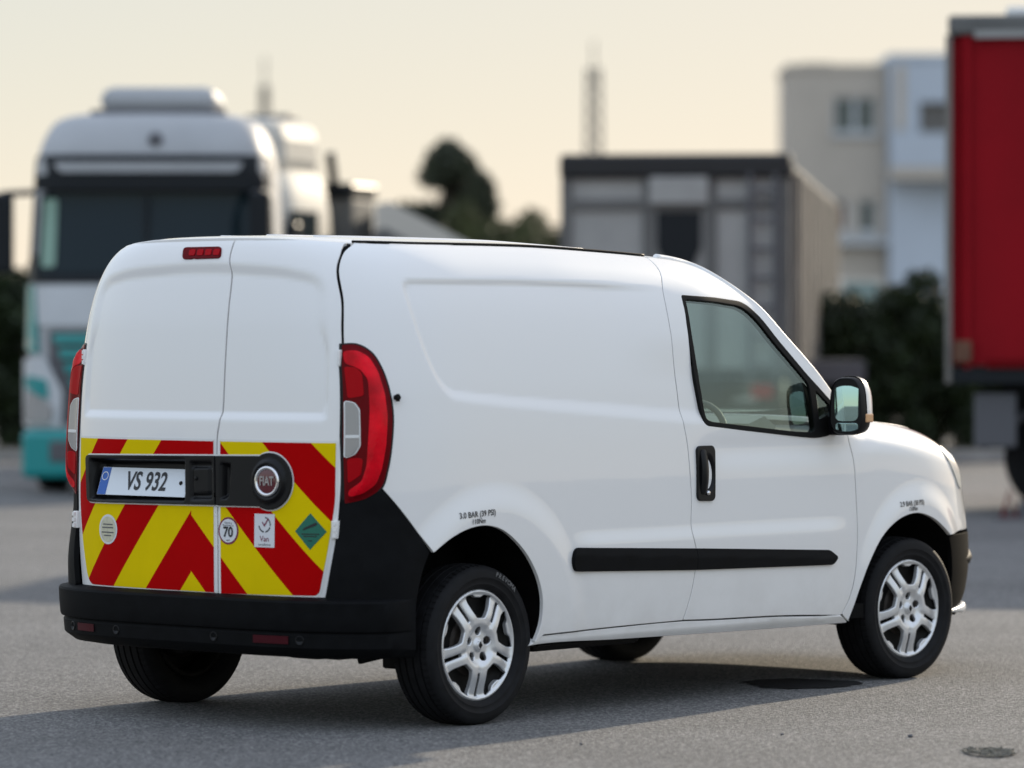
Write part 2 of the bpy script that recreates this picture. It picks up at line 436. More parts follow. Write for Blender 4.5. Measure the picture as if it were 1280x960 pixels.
OUTR = dict(
    edgeL=[(0.576,1.705),(0.605,1.583),(1.237,1.497),(1.263,1.336),(0.677,1.065),(0.665,0.882),(0.634,0.64),(0.585,0.521)],
    edgeR=[(-0.579,1.774),(-0.594,1.735),(-0.606,1.676),(-0.648,1.551),(-0.66,1.459),(-0.674,1.329),(-0.683,1.07),(-0.684,0.883),(-0.662,0.623),(-0.637,0.484)],
    seam=[(-0.126,1.796),(-0.138,1.754),(-0.144,1.71),(-0.16,1.651),(-0.16,1.548),(-0.158,1.327),(-0.147,1.113),(-0.139,1.063),(-0.141,0.902),(-0.147,0.667),(-0.152,0.476)],
    recess=[(1.193,1.618),(0.446,1.663),(0.213,1.688),(-0.143,1.704),(-0.455,1.697),(-0.561,1.682),(-0.6,1.632),(-0.638,1.372),(-0.647,1.121),(-0.132,1.116),(0.585,1.115),(0.606,1.37)],
    brake=[(0.095,1.758),(-0.097,1.755),(-0.112,1.714),(0.08,1.717)],
    filmL=[(0.68,1.034),(-0.131,1.045),(-0.132,0.99),(-0.152,0.479),(0.544,0.485),(0.575,0.524),(0.619,0.641)],
    filmR=[(-0.143,1.046),(-0.674,1.051),(-0.678,0.805),(-0.662,0.724),(-0.656,0.666),(-0.632,0.527),(-0.611,0.486),(-0.166,0.477)],
    panel=[(0.586,0.976),(-0.134,0.984),(-0.337,0.989),(-0.415,1.003),(-0.497,0.903),(-0.417,0.8),(-0.377,0.811),(-0.136,0.809),(0.569,0.803)],
    logo=[(-0.403,0.9),(-0.457,0.901),(-0.402,0.955)],
    plate=[(0.474,0.933),(0.02,0.937),(0.038,0.836),(0.517,0.832)],
    st1=[(0.447,0.702),(0.388,0.704),(0.448,0.759)],
    st70=[(-0.207,0.717),(-0.251,0.718),(-0.206,0.763)],
    van=[(-0.328,0.78),(-0.421,0.783),(-0.429,0.664),(-0.335,0.661)],
    dia=[(-0.573,0.79),(-0.634,0.723),(-0.578,0.659),(-0.516,0.724)],
    chev=[(-0.013,0.766),(0.229,0.482),(-0.016,0.568),(0.051,0.486),(-0.098,0.486),(-0.132,0.664),(0.163,1.044),(0.184,1.044),(-0.002,0.984),(0.15,1.041),(0.175,0.981),(0.215,0.799),(0.421,0.483)],
    hinge=[(1.323,0.712),(0.619,0.707),(1.263,1.368),(0.658,1.318),(-0.656,0.77),(-0.674,0.713),(-0.654,1.378),(-0.672,1.323)],
)
# ---------------------------------------------------------------- ground
FW = Vector((math.cos(YAW), math.sin(YAW), 0)); RT = Vector((math.sin(YAW), -math.cos(YAW), 0))
def lot(X, D, z=0.): 
    p = Vector((CAM.x, CAM.y, 0)) + RT*X + FW*D; p.z = z; return p
LOTZ = YAW - math.pi/2        # heading of things squared up to the yard (x right, y away)
def asphalt_mat():
    m = bpy.data.materials.new('asphalt'); m.use_nodes = True; nt = m.node_tree; b = nt.nodes['Principled BSDF']; L = nt.links.new
    tc = nt.nodes.new('ShaderNodeTexCoord')
    def noise(sc, det=4, ro=.6): 
        n = nt.nodes.new('ShaderNodeTexNoise'); n.inputs['Scale'].default_value = sc; n.inputs['Detail'].default_value = det; n.inputs['Roughness'].default_value = ro
        L(tc.outputs['Object'], n.inputs['Vector']); return n.outputs['Fac']
    vo = nt.nodes.new('ShaderNodeTexVoronoi'); vo.inputs['Scale'].default_value = 112; L(tc.outputs['Object'], vo.inputs['Vector'])
    ramp = nt.nodes.new('ShaderNodeValToRGB'); L(vo.outputs['Color'], ramp.inputs['Fac'])
    e = ramp.color_ramp.elements; e[0].position = .05; e[0].color = (.055,.055,.057,1); e[1].position = .95; e[1].color = (.36,.35,.33,1)
    mid = ramp.color_ramp.elements.new(.55); mid.color = (.165,.162,.158,1)
    big = nt.nodes.new('ShaderNodeMapRange'); big.inputs['From Min'].default_value = .3; big.inputs['From Max'].default_value = .7; big.inputs['To Min'].default_value = .80; big.inputs['To Max'].default_value = 1.16
    L(noise(.55, 7, .62), big.inputs['Value'])
    mx = nt.nodes.new('ShaderNodeMix'); mx.data_type = 'RGBA'; mx.blend_type = 'MULTIPLY'; mx.inputs['Factor'].default_value = 1
    L(ramp.outputs['Color'], mx.inputs['A']); L(big.outputs[0], mx.inputs['B'])
    fine = nt.nodes.new('ShaderNodeMapRange'); fine.inputs['From Min'].default_value = .3; fine.inputs['From Max'].default_value = .7; fine.inputs['To Min'].default_value = .82; fine.inputs['To Max'].default_value = 1.18
    L(noise(26, 5, .7), fine.inputs['Value'])
    m3 = nt.nodes.new('ShaderNodeMix'); m3.data_type = 'RGBA'; m3.blend_type = 'MULTIPLY'; m3.inputs['Factor'].default_value = 1
    L(mx.outputs['Result'], m3.inputs['A']); L(fine.outputs[0], m3.inputs['B'])
    L(m3.outputs['Result'], b.inputs['Base Color'])
    b.inputs['Roughness'].default_value = .82; b.inputs['Specular IOR Level'].default_value = .35
    add = nt.nodes.new('ShaderNodeMath'); add.operation = 'ADD'; L(vo.outputs['Distance'], add.inputs[0]); 
    k = nt.nodes.new('ShaderNodeMath'); k.operation = 'MULTIPLY'; k.inputs[1].default_value = 1.2; L(noise(160, 3), k.inputs[0]); L(k.outputs[0], add.inputs[1])
    bp = nt.nodes.new('ShaderNodeBump'); bp.inputs['Strength'].default_value = .8; bp.inputs['Distance'].default_value = .007; L(add.outputs[0], bp.inputs['Height']); L(bp.outputs[0], b.inputs['Normal'])
    return m
ASPH = asphalt_mat()
g = MB().add([(-1500,-1500,0),(1500,-1500,0),(1500,1500,0),(-1500,1500,0)], [(0,1,2,3)]).build('ground', ASPH)
tag(g, kind='structure')
SIDE_RECESS = join(spl(OUT['recess'][:6]), spl(OUT['recess'][8:]), [OUT['recess'][0]])
SIDE_RECESS = [(x + (.25 if x > 1.1 else 0), z) for x, z in rounded(
    [(-.315,1.632),(.30,1.636),(.70,1.630),(1.165,1.613),(1.19,1.087),(.912,1.118),(.529,1.144),(.16,1.17),(-.062,1.190),(-.19,1.205),(-.265,1.34),(-.301,1.49)],
    [.05,.05,.05,.01,.01,.05,.05,.05,.08,.10,.08,.08], 6)]
DOOR_RECESS = rounded([(.635,1.121),(.625,1.40),(.595,1.655),(.40,1.690),(.10,1.707),(-.10,1.707),(-.40,1.69),(-.595,1.655),(-.625,1.40),(-.635,1.121)],
                      [.03,.05,.09,.05,.05,.05,.05,.09,.05,.03], 6)
def fside(P): return np.stack([P[:,0], -side_y(P[:,0], P[:,1]), P[:,1]], 1)
def fside0(P): return np.stack([P[:,0], -side_y(P[:,0], P[:,1], False), P[:,1]], 1)
def frear(P): return np.stack([rear_door_x(P[:,0], P[:,1]), P[:,0], P[:,1]], 1)
def frear0(P): return np.stack([rear_face_x(P[:,0], P[:,1]), P[:,0], P[:,1]], 1)
def ffront(P): return np.stack([front_face_x(P[:,0], P[:,1]), P[:,0], P[:,1]], 1)
def side_pt(x, z, off=0.):
    P = np.array([[x, z]]); return Vector((fside(P) + surf_normals(fside, P, (-.3,-1,0))*off)[0])
def rear_pt(y, z, off=0.):
    P = np.array([[y, z]]); return Vector((frear(P) + surf_normals(frear, P, (-1,0,0))*off)[0])
HS = (-.3, -1, .1)
# ---------------------------------------------------------------- materials of the van
def paint_mat():
    m = mat('white_paint', (.88,.868,.85), .38, coat=1., coat_rough=.03)
    nt = m.node_tree; b = nt.nodes['Principled BSDF']
    tc = nt.nodes.new('ShaderNodeTexCoord'); sp = nt.nodes.new('ShaderNodeSeparateXYZ'); nt.links.new(tc.outputs['Object'], sp.inputs[0])
    h = nt.nodes.new('ShaderNodeMapRange'); h.inputs['From Min'].default_value = .62; h.inputs['From Max'].default_value = .26
    nt.links.new(sp.outputs['Z'], h.inputs['Value'])
    n = nt.nodes.new('ShaderNodeTexNoise'); n.inputs['Scale'].default_value = 5; n.inputs['Detail'].default_value = 8; n.inputs['Roughness'].default_value = .65
    nt.links.new(tc.outputs['Object'], n.inputs['Vector'])
    k = nt.nodes.new('ShaderNodeMapRange'); k.inputs['From Min'].default_value = .38; k.inputs['From Max'].default_value = .70
    nt.links.new(n.outputs['Fac'], k.inputs['Value'])
    mu = nt.nodes.new('ShaderNodeMath'); mu.operation = 'MULTIPLY'; nt.links.new(h.outputs[0], mu.inputs[0]); nt.links.new(k.outputs[0], mu.inputs[1])
    m2 = nt.nodes.new('ShaderNodeMath'); m2.operation = 'MULTIPLY'; m2.inputs[1].default_value = .22; nt.links.new(mu.outputs[0], m2.inputs[0])
    mx = nt.nodes.new('ShaderNodeMix'); mx.data_type = 'RGBA'; mx.inputs['A'].default_value = (.88,.868,.85,1); mx.inputs['B'].default_value = (.42,.39,.34,1)
    nt.links.new(m2.outputs[0], mx.inputs['Factor']); nt.links.new(mx.outputs['Result'], b.inputs['Base Color'])
    nt.links.new(m2.outputs[0], b.inputs['Coat Roughness'])
    # very slight orange peel in the clear coat
    n2 = nt.nodes.new('ShaderNodeTexNoise'); n2.inputs['Scale'].default_value = 3.0; n2.inputs['Detail'].default_value = 2
    nt.links.new(tc.outputs['Object'], n2.inputs['Vector'])
    bp = nt.nodes.new('ShaderNodeBump'); bp.inputs['Strength'].default_value = .05; bp.inputs['Distance'].default_value = .02
    nt.links.new(n2.outputs['Fac'], bp.inputs['Height']); nt.links.new(bp.outputs[0], b.inputs['Coat Normal'])
    return m
M = {}
M['paint'] = paint_mat()
M['plastic'] = mat('black_plastic', (.006,.0063,.007), .62, spec=.075, var=.25, var_scale=14, bump=.12, bump_scale=900)
M['bumper_plastic'] = mat('front_bumper_plastic', (.006,.006,.006), .85, spec=.03, var=.3, var_scale=12)
M['trim'] = mat('black_trim', (.005,.005,.006), .35, spec=.25)
M['under'] = mat('underbody_black', (.006,.006,.006), .9, spec=.1, var=.4, var_scale=9)
M['rubber'] = mat('seal_rubber', (.006,.006,.006), .6, spec=.15)
M['glass'] = glass_mat('cab_glass', (.80,.90,.85), ior=2.0)
M['mirror'] = mat('mirror_glass', (.50,.72,.68), .02, metal=1.)
M['red_lens'] = mat('red_lens', (.42,.001,.006), .25, spec=.06, coat=.06, coat_rough=.02)
M['red_lens_bright'] = mat('bright_red_lens', (.80,.001,.012), .22, spec=.1, coat=.12, coat_rough=.03, var=.45, var_scale=9, bump=.5, bump_scale=90)
M['red_lens_dark'] = mat('dark_red_lens', (.14,.001,.004), .25, spec=.06, coat=.06, coat_rough=.02)
M['reflector'] = mat('bumper_reflector', (.055,.003,.008), .3, spec=.2)
M['clear_lens'] = mat('clear_lens', (.32,.31,.30), .12, coat=1., coat_rough=.02, bump=.3, bump_scale=120)
M['white_trim'] = mat('white_trim', (.75,.75,.75), .3)
M['film_white'] = mat('white_film', (.78,.78,.76), .35, coat=.3)
M['chrome'] = mat('chrome', (.75,.75,.77), .08, metal=1.)
M['maroon'] = mat('maroon_enamel', (.10,.006,.014), .2, coat=.8)
M['plate_white'] = mat('plate_white', (.74,.78,.82), .35, coat=.2)
M['plate_blue'] = mat('plate_blue', (.01,.10,.42), .35)
M['ink'] = mat('black_ink', (.012,.012,.014), .5)
M['grey_ink'] = mat('grey_ink', (.10,.10,.11), .5)
M['maroon_ink'] = mat('maroon_ink', (.20,.01,.05), .5)
M['sticker_white'] = mat('sticker_white', (.72,.73,.75), .45)
M['sticker_old'] = mat('sticker_faded', (.60,.57,.42), .5, var=.15, var_scale=60)
M['green'] = mat('sticker_green', (.005,.14,.09), .4)
M['silver'] = mat('wheel_silver', (.74,.745,.75), .30, metal=.55, coat=.4, var=.05, var_scale=20)
M['dark_metal'] = mat('dark_metal', (.014,.013,.012), .6, metal=.6, var=.4, var_scale=20)
M['rust'] = mat('brake_metal', (.045,.036,.03), .6, metal=.5, var=.4, var_scale=30)
M['interior'] = mat('cab_plastic', (.045,.047,.05), .6, var=.2, var_scale=6)
M['interior_light'] = mat('cab_trim_light', (.34,.34,.32), .6, var=.15, var_scale=5)
M['seat'] = mat('seat_cloth', (.05,.053,.06), .9, var=.3, var_scale=40, bump=.2, bump_scale=300)
def chevron_mat():
    m = mat('chevron_film', (1,1,1), .5, spec=.03)
    nt = m.node_tree; b = nt.nodes['Principled BSDF']
    def math_(op, a, bb=None):
        n = nt.nodes.new('ShaderNodeMath'); n.operation = op
        for i, q in enumerate((a, bb)):
            if q is None: continue
            if isinstance(q, (int, float)): n.inputs[i].default_value = q
            else: nt.links.new(q, n.inputs[i])
        return n.outputs[0]
    tc = nt.nodes.new('ShaderNodeTexCoord'); sp = nt.nodes.new('ShaderNodeSeparateXYZ'); nt.links.new(tc.outputs['Object'], sp.inputs[0])
    y, z = math_('ADD', sp.outputs['Y'], .012), sp.outputs['Z']
    left = math_('GREATER_THAN', y, 0.)
    ql = math_('DIVIDE', math_('SUBTRACT', math_('ADD', z, math_('MULTIPLY', y, 1.25)), .558), .2290)
    qr = math_('DIVIDE', math_('SUBTRACT', math_('SUBTRACT', z, math_('MULTIPLY', y, .98)), .5640), .2060)
    q = math_('ADD', math_('MULTIPLY', left, ql), math_('MULTIPLY', math_('SUBTRACT', 1., left), qr))
    f = math_('FRACT', math_('DIVIDE', math_('ADD', q, 10.), 2.))
    red = math_('LESS_THAN', f, .5)
    red = math_('MAXIMUM', red, math_('MULTIPLY', math_('GREATER_THAN', z, .95), math_('LESS_THAN', math_('ABSOLUTE', y), .13)))
    n = nt.nodes.new('ShaderNodeTexNoise'); n.inputs['Scale'].default_value = 7; n.inputs['Detail'].default_value = 5; nt.links.new(tc.outputs['Object'], n.inputs['Vector'])
    mx = nt.nodes.new('ShaderNodeMix'); mx.data_type = 'RGBA'; mx.inputs['A'].default_value = (.78,.58,.002,1); mx.inputs['B'].default_value = (.46,.001,.002,1)
    nt.links.new(red, mx.inputs['Factor'])
    hs = nt.nodes.new('ShaderNodeHueSaturation'); nt.links.new(mx.outputs['Result'], hs.inputs['Color'])
    v = nt.nodes.new('ShaderNodeMapRange'); v.inputs['To Min'].default_value = .9; v.inputs['To Max'].default_value = 1.08; nt.links.new(n.outputs['Fac'], v.inputs['Value'])
    nt.links.new(v.outputs[0], hs.inputs['Value']); nt.links.new(hs.outputs[0], b.inputs['Base Color'])
    return m
M['chevron'] = chevron_mat()
def tyre_mat():
    m = mat('tyre_rubber', (.009,.009,.010), .68, spec=.2, var=.35, var_scale=25)
    return m
M['tyre'] = tyre_mat()
# ================================================================ THE VAN
van = empty('delivery_van')
tag(van, 'white panel van with red and yellow chevrons on its rear doors', 'van')
G = OUT['gutter']
gut = spl(G, .02)
gut_lo = [p for p in gut]
# -- side panel (cargo area, right) -------------------------------------------------
edge = [(-.395,1.768),(-.44,1.735),(-.478,1.676),(-.507,1.551),(-.522,1.459),(-.535,1.329),(-.545,1.07),(-.548,.883)]
edge = [(float(rear_face_x(y, z)), z) for (y, z) in OUTR['edgeR'][:8]]
EDGE = edge
seam = spl(OUT['door_seam'])
def upto(c, xmax): return [p for p in c if p[0] <= xmax]
arch_r = spl([(-.288,.643),(-.213,.690),(-.125,.723),(-.03,.734),(.062,.717),(.150,.668),(.228,.598),(.284,.517),(.308,.444),(.307,.361),(.279,.285)])
gseg = [p for p in gut if edge[0][0]+.01 < p[0] < 1.21]
side_out = join(spl(edge), [(-.548,.845),(-.461,.877),(-.292,.649)], arch_r, spl(OUT['sill_top']), seam[::-1], gseg[::-1])
tail = join(spl([(-.530,1.395),(-.502,1.395),(-.47,1.369),(-.446,1.314),(-.43,1.239),(-.423,1.153),(-.432,1.044),(-.448,.947),(-.467,.883),(-.507,.845),(-.548,.828)]), [(-.548,.883),(-.547,1.07),(-.536,1.33)])
rows = [(x, float(gutter_z(x))-e) for x in np.arange(-.38, 1.2, .014) for e in (.004,.010,.018,.028)]
side_panel = panel('side_panel', side_out, fside, HS, M['paint'], van, gap=.0042, step=.0125, extra=rows)
# -- sill ---------------------------------------------------------------------------
def fsill(P): 
    z = P[:,1]; y = side_y(P[:,0], np.maximum(z, .30), False) + .008 - .9*np.clip(.29-z, 0, 1)**1.1
    return np.stack([P[:,0], -y, z], 1)
sill_out = join(spl([(.279,.283),(.33,.3085)], .01), spl([(.33,.3085),(.757,.3160),(1.175,.3190),(1.334,.3140),(1.822,.3040),(2.235,.287)]), [(2.292,.262)], spl(OUT['sill_low'])[::-1])
sill = panel('sill_panel', sill_out, fsill, HS, M['paint'], van, gap=.001, step=.012, flange=.03)
# -- front door ---------------------------------------------------------------------
dfront = spl(OUT['door_front'])
pill = [p for p in gut if p[0] > 1.225]
door_out = join(seam, spl(OUT['door_bottom']), dfront, [(2.262,1.09),(2.22,1.15)], pill[::-1])
win_pts = OUT['win']
win_out = rounded([(1.284,1.592),(1.50,1.584),(1.690,1.568),(1.765,1.515),(1.853,1.418),(2.002,1.285),(2.172,1.160),(2.180,1.105),(2.150,1.030),(2.051,1.020),(1.901,1.031),(1.60,1.0565),(1.315,1.082),(1.296,1.15),(1.275,1.268),(1.268,1.44)],
                  [.012,.02,.06,.05,.04,.04,.02,.02,.03,.04,.04,.04,.03,.04,.05,.05], 6)
prow = [(x, z-e) for (x, z) in pill for e in (.006,.014,.024)]
door = panel('front_door', door_out, fside, HS, M['paint'], van, holes=[win_out], gap=.0048, step=.013, extra=prow)
glass_out = rounded([(1.301,1.577),(1.50,1.568),(1.665,1.552),(1.73,1.512),(1.829,1.405),(1.972,1.281),(2.022,1.238),(2.046,1.06),(2.03,1.040),(1.897,1.046),(1.60,1.0725),(1.362,1.093),(1.325,1.105),(1.313,1.15),(1.296,1.275),(1.289,1.441)],
                    [.012,.02,.05,.05,.04,.03,.02,.01,.02,.03,.03,.03,.03,.04,.05,.05], 5)
quarter = rounded([(2.060,1.216),(2.150,1.155),(2.156,1.118),(2.070,1.090)], [.012,.01,.012,.01], 4)
panel('window_frame', inset(win_out, .0005), fside0, HS, M['rubber'], door, holes=[glass_out, quarter], step=.02, flange=.03, off=.001)
panel('window_glass', inset(glass_out, -.004), fside0, HS, M['glass'], door, step=.05, flange=0, off=-.006, dens_edge=.03)
panel('quarter_glass', inset(quarter, -.003), fside0, HS, M['glass'], door, step=.05, flange=0, off=-.006, dens_edge=.03)
# door handle: scooped plate and grab bar
hc = (1.305, .893)
hp = rounded([(1.254,.990),(1.268,1.0),(1.350,1.0),(1.362,.985),(1.357,.80),(1.345,.788),(1.262,.790),(1.250,.803)], .02, 5)
def hoff(P):
    r = np.hypot((P[:,0]-1.318)/.040, (P[:,1]-.895)/.080); return .010 - .020*(1-sstep(.55, 1., r))
panel('door_handle', hp, fside0, HS, M['trim'], door, step=.007, flange=.012, off=hoff)
gb = rounded([(1.268,.985),(1.306,.985),(1.300,.815),(1.266,.815)], .014, 5)
panel('grab_bar', gb, fside0, HS, M['trim'], door, step=.008, flange=.012, off=lambda P: .026 - .012*((P[:,1]-.90)/.09)**2 - .006*((P[:,0]-1.285)/.02)**2)
p_, n_ = side_pt(1.308, .818, .012), Vector((0,-1,0))
MB().lathe([(0,-.006),(.008,-.006),(.009,0),(.009,.012)], 16, 'y', p_).build('keyhole', M['chrome'], door, smooth=True)
# side mouldings
def moff(z0, z1):
    def f(P):
        t = np.clip((P[:,1]-(z0+(P[:,0]-1.23)*-.046))/(z1-z0), 0, 1); return .008 + .014*np.where(t < .62, 1., 1-(t-.62)/.38*.75)
    return f
mo = moff(.523, .603)
panel('side_moulding', rounded([(.479,.585),(.500,.632),(1.235,.602),(1.231,.523),(.490,.548)], [.02,.02,.002,.002,.02], 5), fside0, HS, M['plastic'], side_panel, step=.012, flange=.022, off=mo)
panel('side_moulding', rounded([(1.2405,.602),(2.124,.562),(2.170,.534),(2.138,.506),(1.237,.523)], [.002,.015,.012,.015,.002], 5), fside0, HS, M['plastic'], door, step=.012, flange=.022, off=mo)
# -- front fender -------------------------------------------------------------------
arch_f = spl(OUT['arch_f'])
hood_edge = [(x, float(hood_z(x))-.0015) for x in np.linspace(2.30, 3.30, 60)]
def side_x_at(yv, z):
    lo, hi = 2.5, 3.62
    for _ in range(40):
        mid = (lo+hi)/2
        if float(side_y(mid, z)) > yv: lo = mid
        else: hi = mid
    return lo
front_edge = [(side_x_at(.70, z), z) for z in np.linspace(.925, .60, 24)]
hood_edge = [p for p in hood_edge if float(side_y(p[0], p[1])) > .55 and p[0] < front_edge[0][0]-.01]
fender_out = join([(2.297,.262),(2.250,.292)], dfront, [(2.266,1.088),(2.29,1.097)], hood_edge, front_edge, [(3.21,.600),(3.056,.588)], arch_f[::-1])
frow = [(x, float(hood_z(x))-e) for x in np.arange(2.3, 3.3, .014) for e in (.0025,.005,.009,.014,.020,.028)]
fender = panel('front_fender', fender_out, fside, HS, M['paint'], van, gap=.0048, step=.0125, extra=frow)
# -- tail light ---------------------------------------------------------------------
def tail_off(P):
    return .006 + .030*sstep(0, .05, seg_dist(P[:,0], P[:,1], tail))
tl = panel('tail_light', tail, fside0, HS, M['red_lens_dark'], van, step=.008, flange=.03, off=tail_off)
def on_tail(d): return lambda P: tail_off(P) + d
bright = rounded([(-.531,1.375),(-.500,1.375),(-.474,1.352),(-.455,1.300),(-.442,1.220),(-.439,1.140),(-.447,1.040),(-.462,.950),(-.480,.895),(-.512,.862),(-.541,.850),(-.541,.872),(-.512,.905),(-.500,.96),(-.494,1.05),(-.486,1.16),(-.484,1.27),(-.500,1.310),(-.531,1.330)],
                 .012, 4)
panel('reflector_band', bright, fside0, HS, M['red_lens_bright'], tl, step=.007, flange=.003, off=on_tail(.002))
panel('brake_lens', rounded([(-.533,1.318),(-.506,1.312),(-.497,1.290),(-.498,1.212),(-.533,1.205)], .008, 4), fside0, HS, M['red_lens'], tl, step=.007, flange=.003, off=on_tail(.002))
panel('fog_lens', rounded([(-.541,.985),(-.520,.990),(-.508,.985),(-.514,.930),(-.541,.900)], .008, 4), fside0, HS, M['red_lens'], tl, step=.007, flange=.003, off=on_tail(.002))
rev = rounded([(-.538,1.193),(-.521,1.186),(-.512,1.163),(-.515,1.034),(-.526,1.006),(-.5445,.993)], .006, 4)
panel('reversing_lamp_rim', inset(rev, -.003), fside0, HS, M['film_white'], tl, step=.008, flange=.003, off=on_tail(.002))
panel('reversing_lamp', rev, fside0, HS, M['clear_lens'], tl, step=.008, flange=.003, off=on_tail(.004))
panel('lamp_divider', [(-.542,1.071),(-.514,1.071),(-.514,1.062),(-.542,1.062)], fside0, HS, M['film_white'], tl, step=.008, flange=.003, off=on_tail(.0055))
# black surround just outside the lamp
panel('lamp_surround', inset(tail, -.006), fside0, HS, M['trim'], tl, step=.02, flange=.01, off=.003)
# door buffer knob on the body side
q = side_pt(-.405, 1.208)
MB().tube([q, q+Vector((-.006,-.020,0))], .010, 10).tube([q+Vector((-.006,-.016,.012)), q+Vector((-.008,-.018,-.014))], .007, 8).build('door_buffer', M['rubber'], side_panel, smooth=True)
# -- black corner cladding behind the rear wheel --------------------------------------
clad = join([(-.548,.838),(-.461,.872),(-.296,.649)], spl([(-.296,.649),(-.325,.58),(-.345,.50),(-.352,.44)]), [(-.56,.44)], spl([(float(rear_face_x(y,z)), z) for (y,z) in ((.640,.49),(.662,.623),(.676,.74),(.684,.838))]))
corner = panel('corner_cladding', clad, fside0, HS, M['plastic'], van, step=.012, flange=.02, off=lambda P: .004 + .022*sstep(.80,.55,P[:,1])*sstep(-.30,-.42,P[:,0]))
# -- mirrored left-hand copies
for o in (side_panel, sill, fender, tl, corner):
    c = mirror_copy(o, van)
    for ch in list(o.children): mirror_copy(ch, c)
# normals of mirrored meshes: recompute from geometry (smooth)
ldoor = mirror_copy(door, van)
for ch in list(door.children): mirror_copy(ch, ldoor)
# tyre pressure lettering
def surf_text(s, size, m, name, parent, u, w, fn, hint, off, sx=1., bold=0., slope=0., flip=1):
    o = text_mesh(s, size, m, name, parent, (0,0,0), (1,0,0), (0,0,1), sx=sx, bold=bold)
    P = np.array([(v.co.x, v.co.z) for v in o.data.vertices])
    Q = np.stack([u + flip*P[:,0], w + P[:,1] + slope*P[:,0]], 1)
    X = fn(Q) + surf_normals(fn, Q, hint)*off
    for v, q in zip(o.data.vertices, X): v.co = q
    return o
def on_side_text(s, size, x, z, name, parent, slope=0.):
    return surf_text(s, size, M['ink'], name, parent, x, z, fside, HS, .0022, .95, .0004, slope)
on_side_text('3.0 BAR (39 PSI)', .030, -.068, .778, 'lettering', side_panel, .05)
on_side_text('110Nm', .026, -.066, .752, 'lettering', side_panel, .05)
on_side_text('2.9 BAR (38 PSI)', .029, 2.708, .735, 'lettering', fender, .03)
on_side_text('110Nm', .024, 2.712, .712, 'lettering', fender, .03)
# -- gutter strip, roof, pillars ------------------------------------------------------
def gpt(x, z, s=-1, dz=0., dy=0.): return Vector((x, s*(float(side_y(x, z))+dy), z+dz))
gs = [p for p in gut if p[0] < 1.60]
for s in (-1, 1):
    MB().tube([gpt(x, z, s, .003, -.003) for x, z in gs if x < 1.23], .0055, 6).build('roof_strip', M['rubber'], van, smooth=True)
    MB().tube([gpt(x, z, s, .0, -.014) for x, z in gut if x > 1.30], .0145, 8).build('windscreen_pillar', M['paint'], van, smooth=True)
def roof_z(x, y):
    x = np.asarray(x, float); y = np.asarray(y, float)
    yr = np.minimum(np.abs(y), .655)/.66
    return gutter_z(np.minimum(x, 1.62)) + .036*(1-yr**2.6) - np.maximum(x-1.45, 0)**2*.55*(1-.3*yr**2) - .010*np.exp(-np.maximum(x-rear_face_x(y, np.full(np.shape(y),1.785)), 0)/.05)
def froof(P): return np.stack([P[:,0], P[:,1], roof_z(P[:,0], P[:,1])], 1)
ys = np.linspace(-.575, .575, 41)
redge = [(float(rear_face_x(y, 1.779))+.004, y) for y in ys]
fedge = [(1.56+.17*(1-(y/.65)**2), y) for y in np.linspace(.648, -.648, 41)]
lside = [(x, float(side_y(x, z))-.006) for x, z in gs if x < 1.55]
roof = panel('roof_panel', join(redge, lside, fedge, [(x, -y) for x, y in lside[::-1]]), froof, (0,0,1), M['paint'], van, step=.03, flange=.02, dens_edge=.02)
# roof corrugation beads
for yb in (-.36, -.12, .12, .36):
    MB().tube([(x, yb, float(roof_z(x, yb))-.004) for x in np.linspace(-.35, 1.2, 20)], .010, 6).build('roof_bead', M['paint'], roof, smooth=True)
# windscreen
W0 = [p for p in gut if p[0] >= 1.55]
def lerp(a, b, t): return a+(b-a)*t
wv, wf = [], []; nW = 25
ct = [(lerp(1.735, 2.56, t), lerp(1.715, 1.115, t)) for t in np.linspace(0, 1, len(W0))]
for (x, z), (xc_, zc_) in zip(W0, ct):
    ye = float(side_y(x, z))-.012
    for k in range(nW):
        t = -1+2*k/(nW-1); wv.append((lerp(x, xc_, 1-t*t), t*ye, lerp(z, zc_, 1-t*t)-.006))
for i in range(len(W0)-1):
    for k in range(nW-1): wf.append((i*nW+k, i*nW+k+1, (i+1)*nW+k+1, (i+1)*nW+k))
mesh('windscreen', wv, wf, M['glass'], van, smooth=True)
# cowl + hood
def hood_zz(x, y):
    yy = np.clip(np.abs(y)/.74, 0, 1); xe = x - .14*(1-yy**2)
    return hood_z(xe) + .016*(1-yy**2.4) - .004
def fhood(P): return np.stack([P[:,0], P[:,1], hood_zz(P[:,0], P[:,1])], 1)
he = [(x, float(side_y(x, z))-.004) for x, z in hood_edge]
hfront = [(front_edge[0][0]-.02+.17*(1-(y/he[-1][1])**2), y) for y in np.linspace(he[-1][1], -he[-1][1], 31)]
hrear = [(2.30+.25*(1-(y/he[0][1])**2), y) for y in np.linspace(-he[0][1], he[0][1], 31)]
hood = panel('hood', join(hrear, he, hfront, [(x,-y) for x,y in he[::-1]]), fhood, (0,0,1), M['paint'], van, step=.025, gap=.002, flange=.02, dens_edge=.02)
